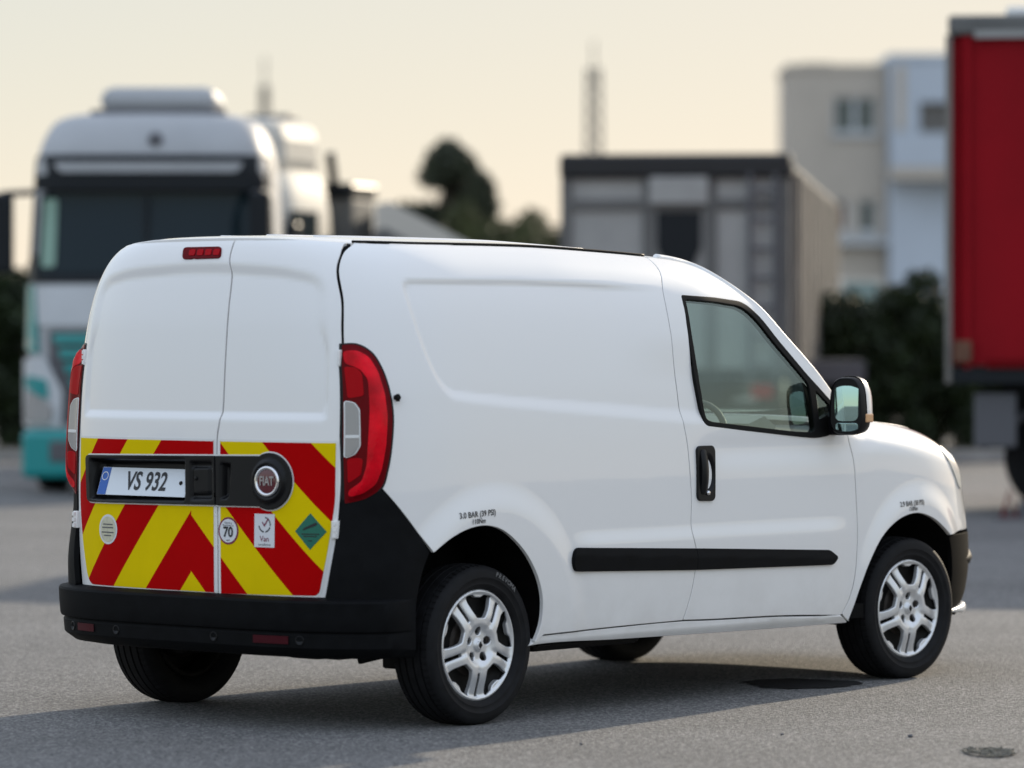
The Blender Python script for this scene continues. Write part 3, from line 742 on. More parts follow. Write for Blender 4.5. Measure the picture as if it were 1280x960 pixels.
# front fascia: white upper, black lower bumper with lip and fog bar
fz = lambda y: .93+.0*y
fas = dens(rounded([(-.695,.60),(-.695,.925),(0,.985),(.695,.925),(.695,.60)], .02, 3), .03)
fascia = panel('front_fascia', fas, ffront, (1,0,0), M['paint'], van, step=.03, flange=.02)
panel('grille', rounded([(-.42,.70),(-.46,.80),(.46,.80),(.42,.70)], .03, 4), ffront, (1,0,0), M['trim'], fascia, step=.03, flange=.01, off=.008)
panel('front_bumper', rounded([(-.695,.24),(-.695,.598),(.695,.598),(.695,.24)], .01, 3), ffront, (1,0,0), M['bumper_plastic'], van, step=.03, flange=.02, off=.004)
bf_edge = [(side_x_at(.69, z), z) for z in np.linspace(.585, .235, 16)]
arch_ff = spl([(3.058,.584),(3.085,.52),(3.10,.44),(3.105,.36),(3.09,.25)])
bside = panel('bumper_side', join(bf_edge, arch_ff[::-1], [(3.10,.586)]), fside0, HS, M['bumper_plastic'], van, step=.012, flange=.02, off=.006)
mirror_copy(bside, van)
def plan_front(z, off, n=40, ymax=.80):
    out = []
    for s in (-1, 1):
        pts = []
        for y in np.linspace(ymax, 0, n):
            x = float(front_face_x(y, z)); pts.append((x+off, s*(y+off*.4)))
        out.append(pts)
    return out[0] + out[1][::-1][1:]
lp = plan_front(.28, .02, ymax=.82)
MB().tube([(x-.020, y, .262) for x, y in lp], [.026*min(1, (.1+min(i, len(lp)-1-i)/7)) for i in range(len(lp))], 8).build('bumper_lip', M['white_trim'], van, smooth=True)
bb = plan_front(.475, .012, ymax=.80)
MB().tube([(x-.034, y, .475) for x, y in bb], [.045*min(1, (.03+min(i, len(bb)-1-i)/9)) for i in range(len(bb))], 8).build('bumper_bar', M['plastic'], van, smooth=True)
# headlights
hl = rounded([(3.06,.955),(3.115,.965),(3.215,.925),(3.262,.845),(3.255,.775),(3.20,.80),(3.12,.88)], .02, 5)
M['headlamp'] = mat('headlamp_glass', (.66,.65,.60), .3, coat=.15, coat_rough=.1, bump=.2, bump_scale=40)
hd = panel('headlight', hl, fside, HS, M['headlamp'], van, step=.01, flange=.012, off=.006)
mirror_copy(hd, van)
# -- rear doors -----------------------------------------------------------------------
eR = [(y, z) for (y, z) in OUTR['edgeR']]; eR[0] = (-.573, 1.776)
bot = [(-.637,.492),(-.600,.479),(0,.468),(.600,.479),(.637,.492)]
seamc = spl([(-.142,1.794),(-.142,1.754),(-.145,1.71),(-.158,1.651),(-.160,1.548),(-.158,1.327),(-.150,1.120),(-.139,1.063),(-.141,.902),(-.147,.667),(-.150,.470)])
topc = lambda a, b: [(y, 1.797-.022*(abs(y)/.575)**2.2) for y in np.linspace(a, b, 24)]
eRs = spl(eR); eLs = [(-y, z) for y, z in eRs]
rdo = join(seamc, [(-.35,.472),(-.60,.479)], eRs[::-1], topc(-.572, -.144))
ldo = join(seamc, [(.2,.469),(.60,.479)], eLs[::-1], topc(.572, -.140))
erows = [(y, 1.797-.022*(abs(y)/.575)**2.2 - e) for y in np.arange(-.57,.571,.014) for e in (.004,.010,.018)]
HR = (-1,0,0)
circ = [(-.403+.097*math.cos(a), .902+.101*math.sin(a)) for a in np.linspace(R(120), R(-120), 40)]
hpL = rounded([(.588,.978),(-.1345,.988),(-.140,.812),(.572,.806)], [.02,.003,.003,.02], 4)
hpR = join([(-.1455,.988)], [(-.36,.991)], [(-.403-.097*math.cos(a), .902+.101*math.sin(a)) for a in np.linspace(R(112), R(-112), 40)], [(-.36,.813),(-.1510,.811)])
hoL, hoR = inset(hpL, .008), inset(hpR, .008)
hoL_ = rounded([(.575,.970),(-.118,.978),(-.122,.820),(.560,.814)], .01, 3); hoR_ = rounded([(-.161,.976),(-.36,.980),(-.36,.822),(-.163,.820)], .01, 3)
rdoor = panel('rear_door', rdo, frear, HR, M['paint'], van, holes=[hoR_], gap=.0058, step=.0125, extra=erows)
ldoor_r = panel('rear_door', ldo, frear, HR, M['paint'], van, holes=[hoL_], gap=.0058, step=.0125, extra=erows)
rdoor['label'] = 'narrower right rear door with round maker badge'; ldoor_r['label'] = 'wider left rear door carrying the number plate'
# chevron films: white edge sheet below, colour sheet above
wfL = rounded([(.664,1.052),(-.1300,1.052),(-.1410,.480),(.560,.483),(.592,.520),(.628,.640),(.660,.80)], [.01,.005,.005,.05,.05,.05,.05], 4)
wfR = rounded([(-.1480,1.052),(-.672,1.052),(-.672,.83),(-.650,.66),(-.618,.500),(-.600,.484),(-.1590,.478)], [.005,.01,.03,.05,.03,.02,.005], 4)
panel('film_border', wfL, frear, HR, M['film_white'], ldoor_r, holes=[hoL_], step=.05, flange=.001, off=.0012, dens_edge=.03)
panel('film_border', wfR, frear, HR, M['film_white'], rdoor, holes=[hoR_], step=.05, flange=.001, off=.0012, dens_edge=.03)
panel('chevron_film', inset(wfL, .009), frear, HR, M['chevron'], ldoor_r, holes=[hoL_], step=.05, flange=.001, off=.0026, dens_edge=.03)
panel('chevron_film', inset(wfR, .009), frear, HR, M['chevron'], rdoor, holes=[hoR_], step=.05, flange=.001, off=.0026, dens_edge=.03)
# handle panel, split at the door gap
for nm, poly, par in (('handle_panel', hpL, ldoor_r), ('handle_panel', hpR, rdoor)):
    panel('panel_edging', inset(poly, -.007), frear, HR, M['film_white'], par, holes=[hoL_ if par is ldoor_r else hoR_], step=.04, flange=.001, off=.0042, dens_edge=.01)
# left: recessed plate tray; right: badge boss and pull cup
tray = rounded([(.560,.970),(.012,.976),(.010,.818),(.546,.814)], .012, 4)
def lo_off(P):
    d = seg_dist(P[:,0], P[:,1], tray); ins = inside(P[:,0], P[:,1], tray)
    t = np.where(ins, sstep(0, .02, d), 0.)
    cup = sstep(0,.016,seg_dist(P[:,0],P[:,1],cupL))*inside(P[:,0],P[:,1],cupL)
    lid = sstep(0,.01,seg_dist(P[:,0],P[:,1],lidL))*inside(P[:,0],P[:,1],lidL)
    return .014 - .062*t - .016*cup + .010*lid
cupL = rounded([(-.010,.972),(-.128,.974),(-.132,.826),(-.014,.822)], .012, 4)
lidL = rounded([(-.018,.948),(-.112,.952),(-.116,.846),(-.022,.842)], .010, 4)
panel('handle_panel', hpL, frear, HR, M['trim'], ldoor_r, step=.0075, flange=.012, off=lo_off)
cupR = rounded([(-.166,.970),(-.225,.966),(-.215,.835),(-.168,.826)], .012, 4)
def ro_off(P):
    r = np.hypot(P[:,0]+.403, (P[:,1]-.902)*.96)
    cup = sstep(0,.02,seg_dist(P[:,0],P[:,1],cupR))*inside(P[:,0],P[:,1],cupR)
    return .014 + .012*(1-sstep(.066,.080,r)) - .006*(1-sstep(.052,.064,r)) - .030*cup
panel('handle_panel', hpR, frear, HR, M['trim'], rdoor, step=.0075, flange=.012, off=ro_off)
# badge
bc = rear_pt(-.403, .902, .020); bn = (rear_pt(-.403,.902,.03)-rear_pt(-.403,.902,0)).normalized()
bx = Vector((0,0,1)).cross(bn).normalized()*-1; bz = bn.cross(bx)*-1
bx = bn.cross(Vector((0,0,1))).normalized()*-1; bz = Vector((0,0,1))
def disc(name, m, par, c, n, prof, seg=40, sx=1.):
    X = Vector((0,0,1)).cross(n).normalized(); Z = n.cross(X).normalized(); v = []; f = []
    for r, t in prof:
        for k in range(seg):
            a = 2*math.pi*k/seg; v.append(c + X*(r*math.cos(a)*sx) + Z*(r*math.sin(a)) + n*t)
    for i in range(len(prof)-1):
        for k in range(seg): f.append((i*seg+k, i*seg+(k+1)%seg, (i+1)*seg+(k+1)%seg, (i+1)*seg+k))
    return mesh(name, v, f, m, par, smooth=True)
disc('badge_ring', M['chrome'], rdoor, bc, bn, [(.057,-.006),(.057,.003),(.054,.007),(.048,.008),(.044,.005),(.043,.002)])
disc('badge_centre', M['maroon'], rdoor, bc, bn, [(.0435,.002),(.030,.004),(.015,.0048),(.0005,.005)])
tx = Vector((0,0,1)).cross(bn).normalized()
if tx.y > 0: tx = -tx
text_mesh('FIAT', .046, M['chrome'], 'badge_lettering', rdoor, bc + bn*.0065 + tx*0.001, tx, Vector((0,0,1)), sx=.72, bold=.0011, extrude=.001)
# number plate, tilted with its top further in
def plate_p(u, w, o=0.):   # u 0..1 across from left, w 0..1 up
    y = lerp(.500, .022, u); z = lerp(.834, .936, w)
    base = lerp(-.642, -.606, w) + .010*(2*u-1)**2*0 
    lean = lerp(.008, -.004, u)
    return Vector((base+lean-o, y, z))
def quad(name, pts, m, par, t=.003):
    n = (pts[1]-pts[0]).cross(pts[3]-pts[0]).normalized()
    if n.x > 0: n = -n
    v = [p for p in pts] + [p - n*t for p in pts]
    return mesh(name, v, [(0,1,2,3),(7,6,5,4),(0,4,5,1),(1,5,6,2),(2,6,7,3),(3,7,4,0)], m, par)
plate = quad('number_plate', [plate_p(0,0), plate_p(1,0), plate_p(1,1), plate_p(0,1)], M['plate_white'], ldoor_r)
quad('plate_band', [plate_p(.004,.01,.0012), plate_p(.098,.01,.0012), plate_p(.098,.99,.0012), plate_p(.004,.99,.0012)], M['plate_blue'], ldoor_r, .001)
po = plate_p(.535,.5,.0015); px = plate_p(.6,.5,.0015)-plate_p(.5,.5,.0015); pz = plate_p(.5,.6,.0015)-plate_p(.5,.5,.0015)
text_mesh('VS 932', .100, M['ink'], 'plate_lettering', ldoor_r, po, px, pz, sx=.78, bold=.0022)
disc('plate_star_ring', M['film_white'], ldoor_r, plate_p(.051,.68,.0026), Vector((-1,0,.3)).normalized(), [(.014,0),(.0155,.0004),(.017,0)], 20)
disc('plate_screw', M['dark_metal'], ldoor_r, plate_p(.925,.5,.0012), Vector((-1,0,.3)).normalized(), [(.008,0),(.007,.003),(.0005,.0035)], 12)
disc('door_lock', M['dark_metal'], ldoor_r, rear_pt(-.040,.905,.010), Vector((-1,0,0)), [(.008,0),(.007,.003),(.0005,.003)], 12)
# high brake light
bl = rounded([(.105,1.757),(-.088,1.757),(-.098,1.718),(.095,1.716)], .014, 5)
panel('brake_light', bl, frear, HR, M['red_lens_dark'], ldoor_r, step=.01, flange=.01, off=.006)
for k in range(4):
    yy = .066-.042*k
    panel('brake_light_cell', rounded([(yy,1.748),(yy-.030,1.748),(yy-.032,1.727),(yy-.002,1.727)], .006, 4), frear, HR, M['red_lens'], ldoor_r, step=.01, flange=.002, off=.0085)
# stickers
def sticker(name, poly, m, par, off, fl=.0006): return panel(name, poly, frear, HR, m, par, step=.04, flange=fl, off=off, dens_edge=.012)
def ell(cy, cz, ry, rz, n=32, a0=0, a1=360): return [(cy+ry*math.cos(a), cz+rz*math.sin(a)) for a in np.linspace(R(a0), R(a1), n, endpoint=False)]
def ring(cy, cz, r0, r1, a0, a1, n=20): 
    A = np.linspace(R(a0), R(a1), n); return [(cy+r1*math.cos(a), cz+r1*math.sin(a)) for a in A] + [(cy+r0*math.cos(a), cz+r0*math.sin(a)) for a in A[::-1]]
def rtext(s, size, m, par, y, z, off=.0048, sx=1., bold=0., name='sticker_lettering'):
    return surf_text(s, size, m, name, par, y, z, frear, HR, off, sx, bold, 0., -1)
sticker('round_sticker', ell(.442,.703,.055,.056), M['sticker_white'], ldoor_r, .0036)
sticker('round_sticker_face', ell(.442,.703,.047,.048), M['sticker_old'], ldoor_r, .0044)
for zz_, ww_ in ((.724,.030),(.712,.034),(.694,.036),(.682,.022)): sticker('sticker_line', [(.442+ww_,zz_),(.442-ww_,zz_),(.442-ww_,zz_-.004),(.442+ww_,zz_-.004)], M['grey_ink'], ldoor_r, .0056, .0003)
sticker('speed_sticker', ell(-.204,.717,.050,.050), M['maroon_ink'], rdoor, .0036)
sticker('speed_sticker_face', ell(-.204,.717,.043,.043), M['sticker_white'], rdoor, .0044)
rtext('70', .052, M['ink'], rdoor, -.204, .711, .0056, .95, .0014)
rtext('Vehicle is', .010, M['ink'], rdoor, -.204, .746, .0056); rtext('Restricted to', .010, M['ink'], rdoor, -.204, .737, .0056); rtext('mph', .010, M['ink'], rdoor, -.204, .683, .0056)
sticker('van_sticker', [(-.332,.783),(-.425,.783),(-.425,.662),(-.332,.662)], M['sticker_white'], rdoor, .0036)
for a0, a1, mm in ((200,262,'ink'),(278,350,'ink'),(95,190,'grey_ink')):
    sticker('sticker_arc', ring(-.380,.744,.024,.0285,a0,a1), M[mm], rdoor, .0046, .0003)
sticker('sticker_tick', [(-.368,.752),(-.371,.755),(-.3785,.744),(-.396,.769),(-.399,.766),(-.3795,.736)], M['maroon_ink'], rdoor, .0050, .0003)
rtext('Van', .030, M['maroon_ink'], rdoor, -.380, .692, .0048, .95); rtext('excellence', .0125, M['grey_ink'], rdoor, -.380, .672, .0048, 1.1)
sticker('diamond_sticker', [(-.575,.790),(-.515,.724),(-.575,.658),(-.636,.724)], M['green'], rdoor, .0036)
sticker('diamond_cylinder', rounded([(-.545,.727),(-.549,.735),(-.597,.757),(-.602,.751),(-.598,.746)], .003, 3), M['ink'], rdoor, .0046, .0003)
for zz_, ww_ in ((.716,.034),(.708,.026),(.692,.008)): sticker('sticker_line', [(-.575+ww_,zz_),(-.575-ww_,zz_),(-.575-ww_,zz_-.003),(-.575+ww_,zz_-.003)], M['ink'], rdoor, .0046, .0003)
# hinges (white) on both door edges
for s in (-1, 1):
    for z0, z1 in ((1.320,1.380),(.700,.765)):
        zz = (z0+z1)/2; y = float(np.interp(zz, [e[1] for e in eR[::-1]], [-e[0] for e in eR[::-1]]))
        y = y - .010*(z0 > 1)
        x = float(rear_face_x(y, zz))
        up = z0 > 1; pr, wd = (.007, .007) if up else (.020, .012)
        hb = MB(); hb.box(x-pr, x+.010, s*y-wd, s*y+wd, z0, z1, .003)
        for k in range(3): hb.tube([(x-pr, s*(y+.004), z0+.004+k*(z1-z0-.022)/2), (x-pr, s*(y+.004), z0+.018+k*(z1-z0-.022)/2)], .009 if not up else .005, 8)
        hb.build('door_hinge', M['paint'], rdoor if s < 0 else ldoor_r, auto=40)
# -- rear bumper: profile swept round the back -----------------------------------------
def bumper_plan():
    pts = []
    xs = np.linspace(-.352, -.50, 14)
    for x in xs: pts.append((x, float(side_y(x, .45, False))))
    y1 = pts[-1][1]
    for y in np.linspace(y1-.01, 0, 36): pts.append((float(rear_face_x(y, .45)), y))
    pts = [(x, -y) for x, y in pts]
    return pts + [(x, -y) for x, y in pts[::-1][1:]]
BP = np.array(bumper_plan()); tt = np.gradient(BP, axis=0); tt /= np.linalg.norm(tt, axis=1)[:,None]
BN = np.stack([tt[:,1], -tt[:,0]], 1); BN[np.sum(BN*(BP-[.1,0]), 1) < 0] *= -1
fadeb = sstep(-.35, -.47, BP[:,0])
def sweep(name, prof, m, par, minoff=.018, rng_=None, sm=True):
    v, f = [], []; n = len(prof); sl = range(len(BP)) if rng_ is None else rng_
    for i in sl:
        for d, z in prof:
            dd = minoff + (d-minoff)*fadeb[i] if d > minoff else d
            v.append((BP[i,0]+BN[i,0]*dd, BP[i,1]+BN[i,1]*dd, z + .010*(1-fadeb[i])*0))
    L = len(list(sl))
    for i in range(L-1):
        for k in range(n-1): f.append((i*n+k, (i+1)*n+k, (i+1)*n+k+1, i*n+k+1))
    mb = MB().add(v, f); return mb.build(name, m, par, auto=28)
bumper = sweep('rear_bumper', [(-.03,.488),(.0,.487),(.050,.480),(.060,.476),(.064,.468),(.062,.42),(.058,.375),(.054,.366),(.040,.362)], M['plastic'], van)
bumper2 = sweep('bumper_lower', [(.040,.363),(.042,.358),(.046,.350),(.042,.305),(.036,.298),(.0,.272),(-.06,.262),(-.12,.262)], M['plastic'], van)
ix = {}
for nm, y0, y1 in (('reflector', .470, .580), ('reflector', -.360, -.520)):
    sl = [i for i in range(len(BP)) if min(y0,y1) <= BP[i,1] <= max(y0,y1) and BP[i,0] < -.45]
    sweep(nm, [(.040,.348),(.0485,.346),(.0475,.318),(.040,.316)], M['reflector'], bumper2, rng_=sl)
for y in (.62, .335, -.165, -.545):
    i = int(np.argmin(np.abs(BP[:,1]-y) + (BP[:,0] > -.42)*9)); n3 = Vector((BN[i,0], BN[i,1], 0)); c = Vector((BP[i,0], BP[i,1], .332)) + n3*.043
    disc('parking_sensor', M['trim'], bumper2, c, n3, [(.018,-.003),(.018,.003),(.014,.004),(.013,.001),(.0005,.001)], 20)
# -- seam backing and inner shell --------------------------------------------------------
panel('inner_shell', join([(-.50,1.60),(-.535,1.4),(-.56,.50),(-.36,.46),(-.345,.56)], spl([(-.33,.62),(-.23,.745),(-.03,.785),(.10,.765),(.25,.65),(.345,.50),(.34,.30)]), [(1.255,.30),(1.27,.50),(1.285,.62),(1.26,.9),(1.235,1.1),(1.215,1.3),(1.215,1.58)], [(x, float(gutter_z(x))-.09) for x in np.linspace(1.2,-.36,20)]),
      fside0, HS, M['under'], van, step=.06, flange=0, off=-.024, dens_edge=.03)
panel('inner_shell', [(-.62,1.775),(.62,1.775),(.70,1.4),(.70,.47),(-.70,.47),(-.70,1.4)], lambda P: np.stack([rear_face_x(P[:,0], P[:,1])+.065, P[:,0], P[:,1]], 1), HR, M['under'], van, step=.06, flange=0, dens_edge=.05)
def seam_back(name, pts, par, fn=fside0, hint=HS, w=.03, off=-.017):
    p = np.array(pts); t = np.gradient(p, axis=0); t /= np.linalg.norm(t, axis=1)[:,None]+1e-9; n = np.stack([-t[:,1], t[:,0]], 1)
    a, b = p+n*w, p-n*w
    A = fn(a)+surf_normals(fn, a, hint)*off; B = fn(b)+surf_normals(fn, b, hint)*off
    k = len(p); return mesh(name, list(A)+list(B), [(i,i+1,k+i+1,k+i) for i in range(k-1)], M['under'], par)
sb = [seam_back('seam_seal', seam, van, w=.022), seam_back('seam_seal', dfront, van), seam_back('seam_seal', spl([(.30,.318),(.757,.322),(1.175,.324),(1.334,.319),(1.822,.309),(2.244,.292),(2.29,.275)]), van), seam_back('seam_seal', spl(EDGE), van, w=.012, off=-.012)]
for o in sb: mirror_copy(o, van)
mirror_copy([c for c in van.children if c.name.startswith('inner_shell')][0], van)
seam_back('seam_seal', seamc, van, frear, HR, .02, -.017)
seam_back('seam_seal', [(y, .478) for y in np.linspace(-.62,.62,30)], van, frear, HR, .02, -.017)
# -- underbody ---------------------------------------------------------------------------
ub = MB()
ub.box(-.56, -.34, -.60, .60, .30, .34); ub.box(-.36, .36, -.60, .60, .30, .34); ub.box(.34, 2.42, -.86, .86, .272, .33); ub.box(2.42, 3.10, -.55, .55, .26, .33); ub.box(3.08, 3.42, -.45, .45, .25, .30)
floor_ = ub.build('floor_pan', M['under'], van)
ub = MB(); ub.tube([(-.02,.66,.29),(-.08,.45,.26),(-.08,-.45,.26),(-.02,-.66,.29)], .035, 10); ub.box(-.16,.02,-.62,-.52,.20,.32,.01); ub.box(-.16,.02,.52,.62,.20,.32,.01)
ub.tube([(-.05,-.56,.27),(-.32,-.56,.24),(-.34,-.56,.33)], .014, 6); ub.build('rear_axle', M['dark_metal'], van, smooth=True)
ub = MB(); ub.tube([(-.52,-.30,.285),(-.30,-.28,.265),(-.1,-.22,.30),(.4,-.15,.28),(1.5,-.10,.27)], .026, 10); ub.lathe([(.0,-.12),(.045,-.11),(.05,-.06),(.05,.06),(.045,.11),(.0,.12)], 16, 'y', (-.40,-.36,.292)); ub.build('exhaust', M['dark_metal'], van, smooth=True)
MB().box(.45,1.1,-.74,-.42,.235,.29,.02).build('fuel_tank', M['dark_metal'], van); MB().box(-.50,-.40,-.62,-.50,.255,.30,.01).build('towing_bracket', M['dark_metal'], van); MB().box(.36,.50,-.80,-.70,.262,.30,.01).build('jacking_bracket', M['rust'], van)
for cx, pts in ((0., [(-.36,.36),(-.345,.52),(-.30,.66),(-.20,.735),(-.03,.770),(.10,.755),(.22,.69),(.31,.58),(.345,.45),(.33,.27)]), (WB, [(-.50,.25),(-.40,.44),(-.30,.60),(-.13,.695),(0,.715),(.14,.69),(.27,.63),(.345,.50),(.37,.36),(.36,.24)])):
    for s in (-1, 1):
        v, f = [], []; ring_ = spl(pts, .03)
        for (x, z) in ring_:
            yo = min(.895, float(side_y(cx+x, max(z,.3), False)) - .012)
            v += [(cx+x, s*yo, z), (cx+x, s*.52, z)]
        n = len(ring_)
        f = [(2*i, 2*i+1, 2*i+3, 2*i+2) for i in range(n-1)]
        v.append((cx, s*.52, .40)); f += [(2*i+1, 2*n, 2*i+3) for i in range(n-1)]
        mesh('wheel_arch_liner', v, f, M['under'], van, smooth=False)
# -- wheels ---------------------------------------------------------------------------------
TR, RIM = .2985, .2055
def make_wheel(root, sgn):
    """wheel at origin, outer face towards -y"""
    prof = []
    w = .0975
    # outer bead -> sidewall -> tread with grooves -> inner sidewall
    prof += [(.197,-.062),(.2075,-.080),(.2150,-.088),(.226,-.0930),(.232,-.0915),(.246,-.0965),(.250,-.0985),(.254,-.0975),(.268,-.0965),(.278,-.0925),(.286,-.0865),(.2905,-.0800)]
    def tread(t): return TR - .012*(abs(t)/.078)**2.6*.9
    gro = [(-.052,.0075),(-.018,.008),(.018,.008),(.052,.0075)]
    t = -.078; prof.append((tread(t), t))
    for gc, gw in gro:
        a, b = gc-gw/2, gc+gw/2
        prof += [(tread(a), a-.0005), (tread(a)-.008, a+.001), (tread(b)-.008, b-.001), (tread(b), b+.0005)]
    prof.append((tread(.078), .078))
    prof += [(.2905,.080),(.278,.0925),(.254,.0975),(.226,.093),(.2075,.080),(.197,.062)]
    ty = MB().lathe(prof, 96, 'y'); tyre = ty.build('tyre', M['tyre'], root, auto=35)
    # shoulder tread blocks (lateral lugs)
    lug = MB()
    for sgn2 in (-1, 1):
        for k in range(72):
            a = 2*math.pi*k/72; da = 2*math.pi/72*.31
            c0, c1 = sgn2*.0565, sgn2*.0845
            ps = []
            for (tt_, rr) in ((c0, tread(c0)+.0025), (sgn2*.078, tread(.078)+.0035), (c1, .2870)):
                for aa in (a-da, a+da):
                    ps.append((rr*math.cos(aa), tt_, rr*math.sin(aa))); ps.append(((rr-.006)*math.cos(aa), tt_*.995, (rr-.006)*math.sin(aa)))
            lug.add(ps, [(0,2,6,4),(4,6,10,8),(0,4,5,1),(4,8,9,5),(2,3,7,6),(6,7,11,10),(8,10,11,9)])
    lug.build('tread_block', M['tyre'], root)['kind'] = 'stuff'
    # hubcap: five paired spokes
    poly = [(RIM*math.cos(a), RIM*math.sin(a)) for a in np.linspace(0, 2*math.pi, 120, endpoint=False)]
    holes = []
    for k in range(5):
        a0 = math.pi/2 + 2*math.pi*k/5 
        def rot(p): return (p[0]*math.cos(a0)-p[1]*math.sin(a0), p[0]*math.sin(a0)+p[1]*math.cos(a0))
        # big window between spoke pairs (radial = local x)
        h = [(.098,-.022),(.098,.022),(.125,.044),(.152,.062),(.178,.072),(.184,.030),(.178,.016),(.178,-.016),(.184,-.030),(.178,-.072),(.152,-.062),(.125,-.044)]
        holes.append(inset(rounded([rot(p) for p in h], .008, 4), -.003))
        a1 = a0 + math.pi/5
        def rot1(p): return (p[0]*math.cos(a1)-p[1]*math.sin(a1), p[0]*math.sin(a1)+p[1]*math.cos(a1))
        holes.append(rounded([rot1(p) for p in [(.100,-.0095),(.100,.0095),(.189,.0105),(.189,-.0105)]], .003, 3))
        ab = a0
        holes.append([(.051*math.cos(ab)+.0195*math.cos(q), .051*math.sin(ab)+.0195*math.sin(q)) for q in np.linspace(0, 2*math.pi, 14, endpoint=False)])
    def fcap(P):
        r = np.hypot(P[:,0], P[:,1]); th = np.arctan2(P[:,1], P[:,0])
        y = -.070 - .020*sstep(.205,.10,r) + .016*sstep(.085,.05,r) - .010*sstep(.026,.018,r) - .010*np.exp(-((r-.198)/.008)**2)
        ph = np.mod(th - math.pi/2 + math.pi/5, 2*math.pi/5) - math.pi/5          # 0 at window centre
        sp = np.abs(np.abs(ph) - math.pi/5)                                      # 0 at spoke-pair centre
        y = y + .006*np.exp(-(sp*r/.011)**2)*sstep(.06,.09,r)*sstep(.198,.185,r)
        y = y + .009*sstep(.034,.0, np.abs(seg_dist(P[:,0],P[:,1],[(0,0),(0.001,0)])-.11)*0 + np.abs(ph)*r*0 + .05)
        return np.stack([P[:,0], y, P[:,1]], 1)
    cap = panel('hubcap', poly, fcap, (0,-1,0), M['silver'], root, holes=holes, step=.0055, flange=.018, lip=.0055)
    MB().lathe([(0,-.0885),(.014,-.0885),(.0165,-.086),(.018,-.075)], 20, 'y').build('centre_cap', M['silver'], root, auto=40)
    c2 = MB(); c2.prism([(-.010,0),(0,.013),(.010,0),(0,-.013)], 'y', -.0905, -.087); c2.build('cap_emblem', M['trim'], root)
    for k in range(5):
        a0 = math.pi/2 + 2*math.pi*k/5
        MB().lathe([(0,-.066),(.008,-.066),(.0092,-.063),(.0095,-.045)], 6, 'y', (.051*math.cos(a0),0,.051*math.sin(a0))).build('wheel_bolt', M['dark_metal'], root)
    # dark steel wheel behind, brake drum
    MB().lathe([(.0,-.030),(.06,-.030),(.10,-.040),(.165,-.028),(.19,-.045),(.199,-.062),(.199,.07),(.175,.07),(.17,-.01)], 48, 'y').build('steel_rim', M['dark_metal'], root, smooth=True)
    MB().lathe([(0,-.045),(.085,-.045),(.115,-.040),(.118,.02),(0,.02)], 32, 'y').build('brake_drum', M['rust'], root, smooth=True)
wheel_defs = [(0,-1,R(2),0),(WB,-1,R(1),R(-3.5)),(0,1,R(20),0),(WB,1,R(40),R(-3.5))]
proto = None
for x, s, spin, steer in wheel_defs:
    w = empty('wheel'); w.parent = van; w.location = (x, -.777 if s < 0 else (.692 if x < 1 else .715), .2935)
    if proto is None:
        make_wheel(w, -1); proto = w
    else:
        for ch in list(proto.children):
            c = ch.copy(); col.objects.link(c); c.parent = w
    w.rotation_mode = 'XYZ'
    w.rotation_euler = (0, spin if s < 0 else -spin, steer) if s < 0 else (0, spin, math.pi+steer)
# tyre sidewall lettering on the near rear tyre
def arc_text(root, s, rad, a_mid, size, yoff):
    for i, ch in enumerate(s):
        a = a_mid - (i-(len(s)-1)/2)*size*.78/rad
        o = Vector((rad*math.cos(a), yoff, rad*math.sin(a))); zd = Vector((math.cos(a),0,math.sin(a))); xd = Vector((math.sin(a),0,-math.cos(a)))
        text_mesh(ch, size, M['tyre_letter'], 'tyre_lettering', root, o, xd, zd, bold=.0006)
M['tyre_letter'] = mat('tyre_letter', (.16,.16,.16), .6)
arc_text(proto, 'PREVOMA', .268, R(62), .024, -.0985)
# -- cab interior ------------------------------------------------------------------------------
cab = MB(); cab.prism([(1.95,.45),(1.95,.78),(1.98,.97),(2.10,1.035),(2.45,1.06),(2.50,.45)], 'y', -.80, .80).build('dashboard', M['interior'], van)
cl = MB(); cl.prism([(1.93,1.00),(1.955,1.075),(2.06,1.105),(2.14,1.06),(2.10,1.02)], 'y', -.62, -.12).build('instrument_hood', M['interior_light'], van)
cl = MB(); cl.prism([(1.93,1.00),(1.955,1.075),(2.06,1.105),(2.14,1.06),(2.10,1.02)], 'y', .30, .72); 
st = []
for k in range(33):
    a = 2*math.pi*k/32; st.append((1.86+.10*math.sin(a)*.55, -.38+.185*math.cos(a), 1.00+.185*math.sin(a)*.86))
MB().tube(st, .014, 8, cap=False).tube([(1.86,-.38,1.0),(2.0,-.38,.93)], .03, 8).tube([(1.86,-.56,1.0),(1.86,-.20,1.0)], .016, 6).build('steering_wheel', M['interior'], van, smooth=True)
for yy in (-.40, .40):
    s_ = MB(); s_.prism([(1.30,.52),(1.85,.56),(1.88,.62),(1.84,.68),(1.35,.64)], 'y', yy-.25, yy+.25)
    s_.prism([(1.24,.62),(1.38,.62),(1.30,1.22),(1.22,1.24),(1.17,1.20)], 'y', yy-.24, yy+.24)
    s_.prism([(1.16,1.26),(1.26,1.26),(1.24,1.43),(1.17,1.43)], 'y', yy-.12, yy+.12); s_.tube([(1.21,yy-.06,1.2),(1.21,yy-.06,1.3)], .008, 6); s_.tube([(1.21,yy+.06,1.2),(1.21,yy+.06,1.3)], .008, 6)
    s_.build('seat', M['seat'], van)
MB().prism([(s_*(float(side_y(1.06,z_,False))-.05), z_) for s_, zz_ in ((-1,np.linspace(.34,1.70,14)),(1,np.linspace(1.70,.34,14))) for z_ in zz_], 'x', 1.05, 1.08).build('bulkhead', M['interior_light'], van)
MB().box(1.05,2.4,-.80,.80,.335,.36).build('cab_floor', M['interior'], van)
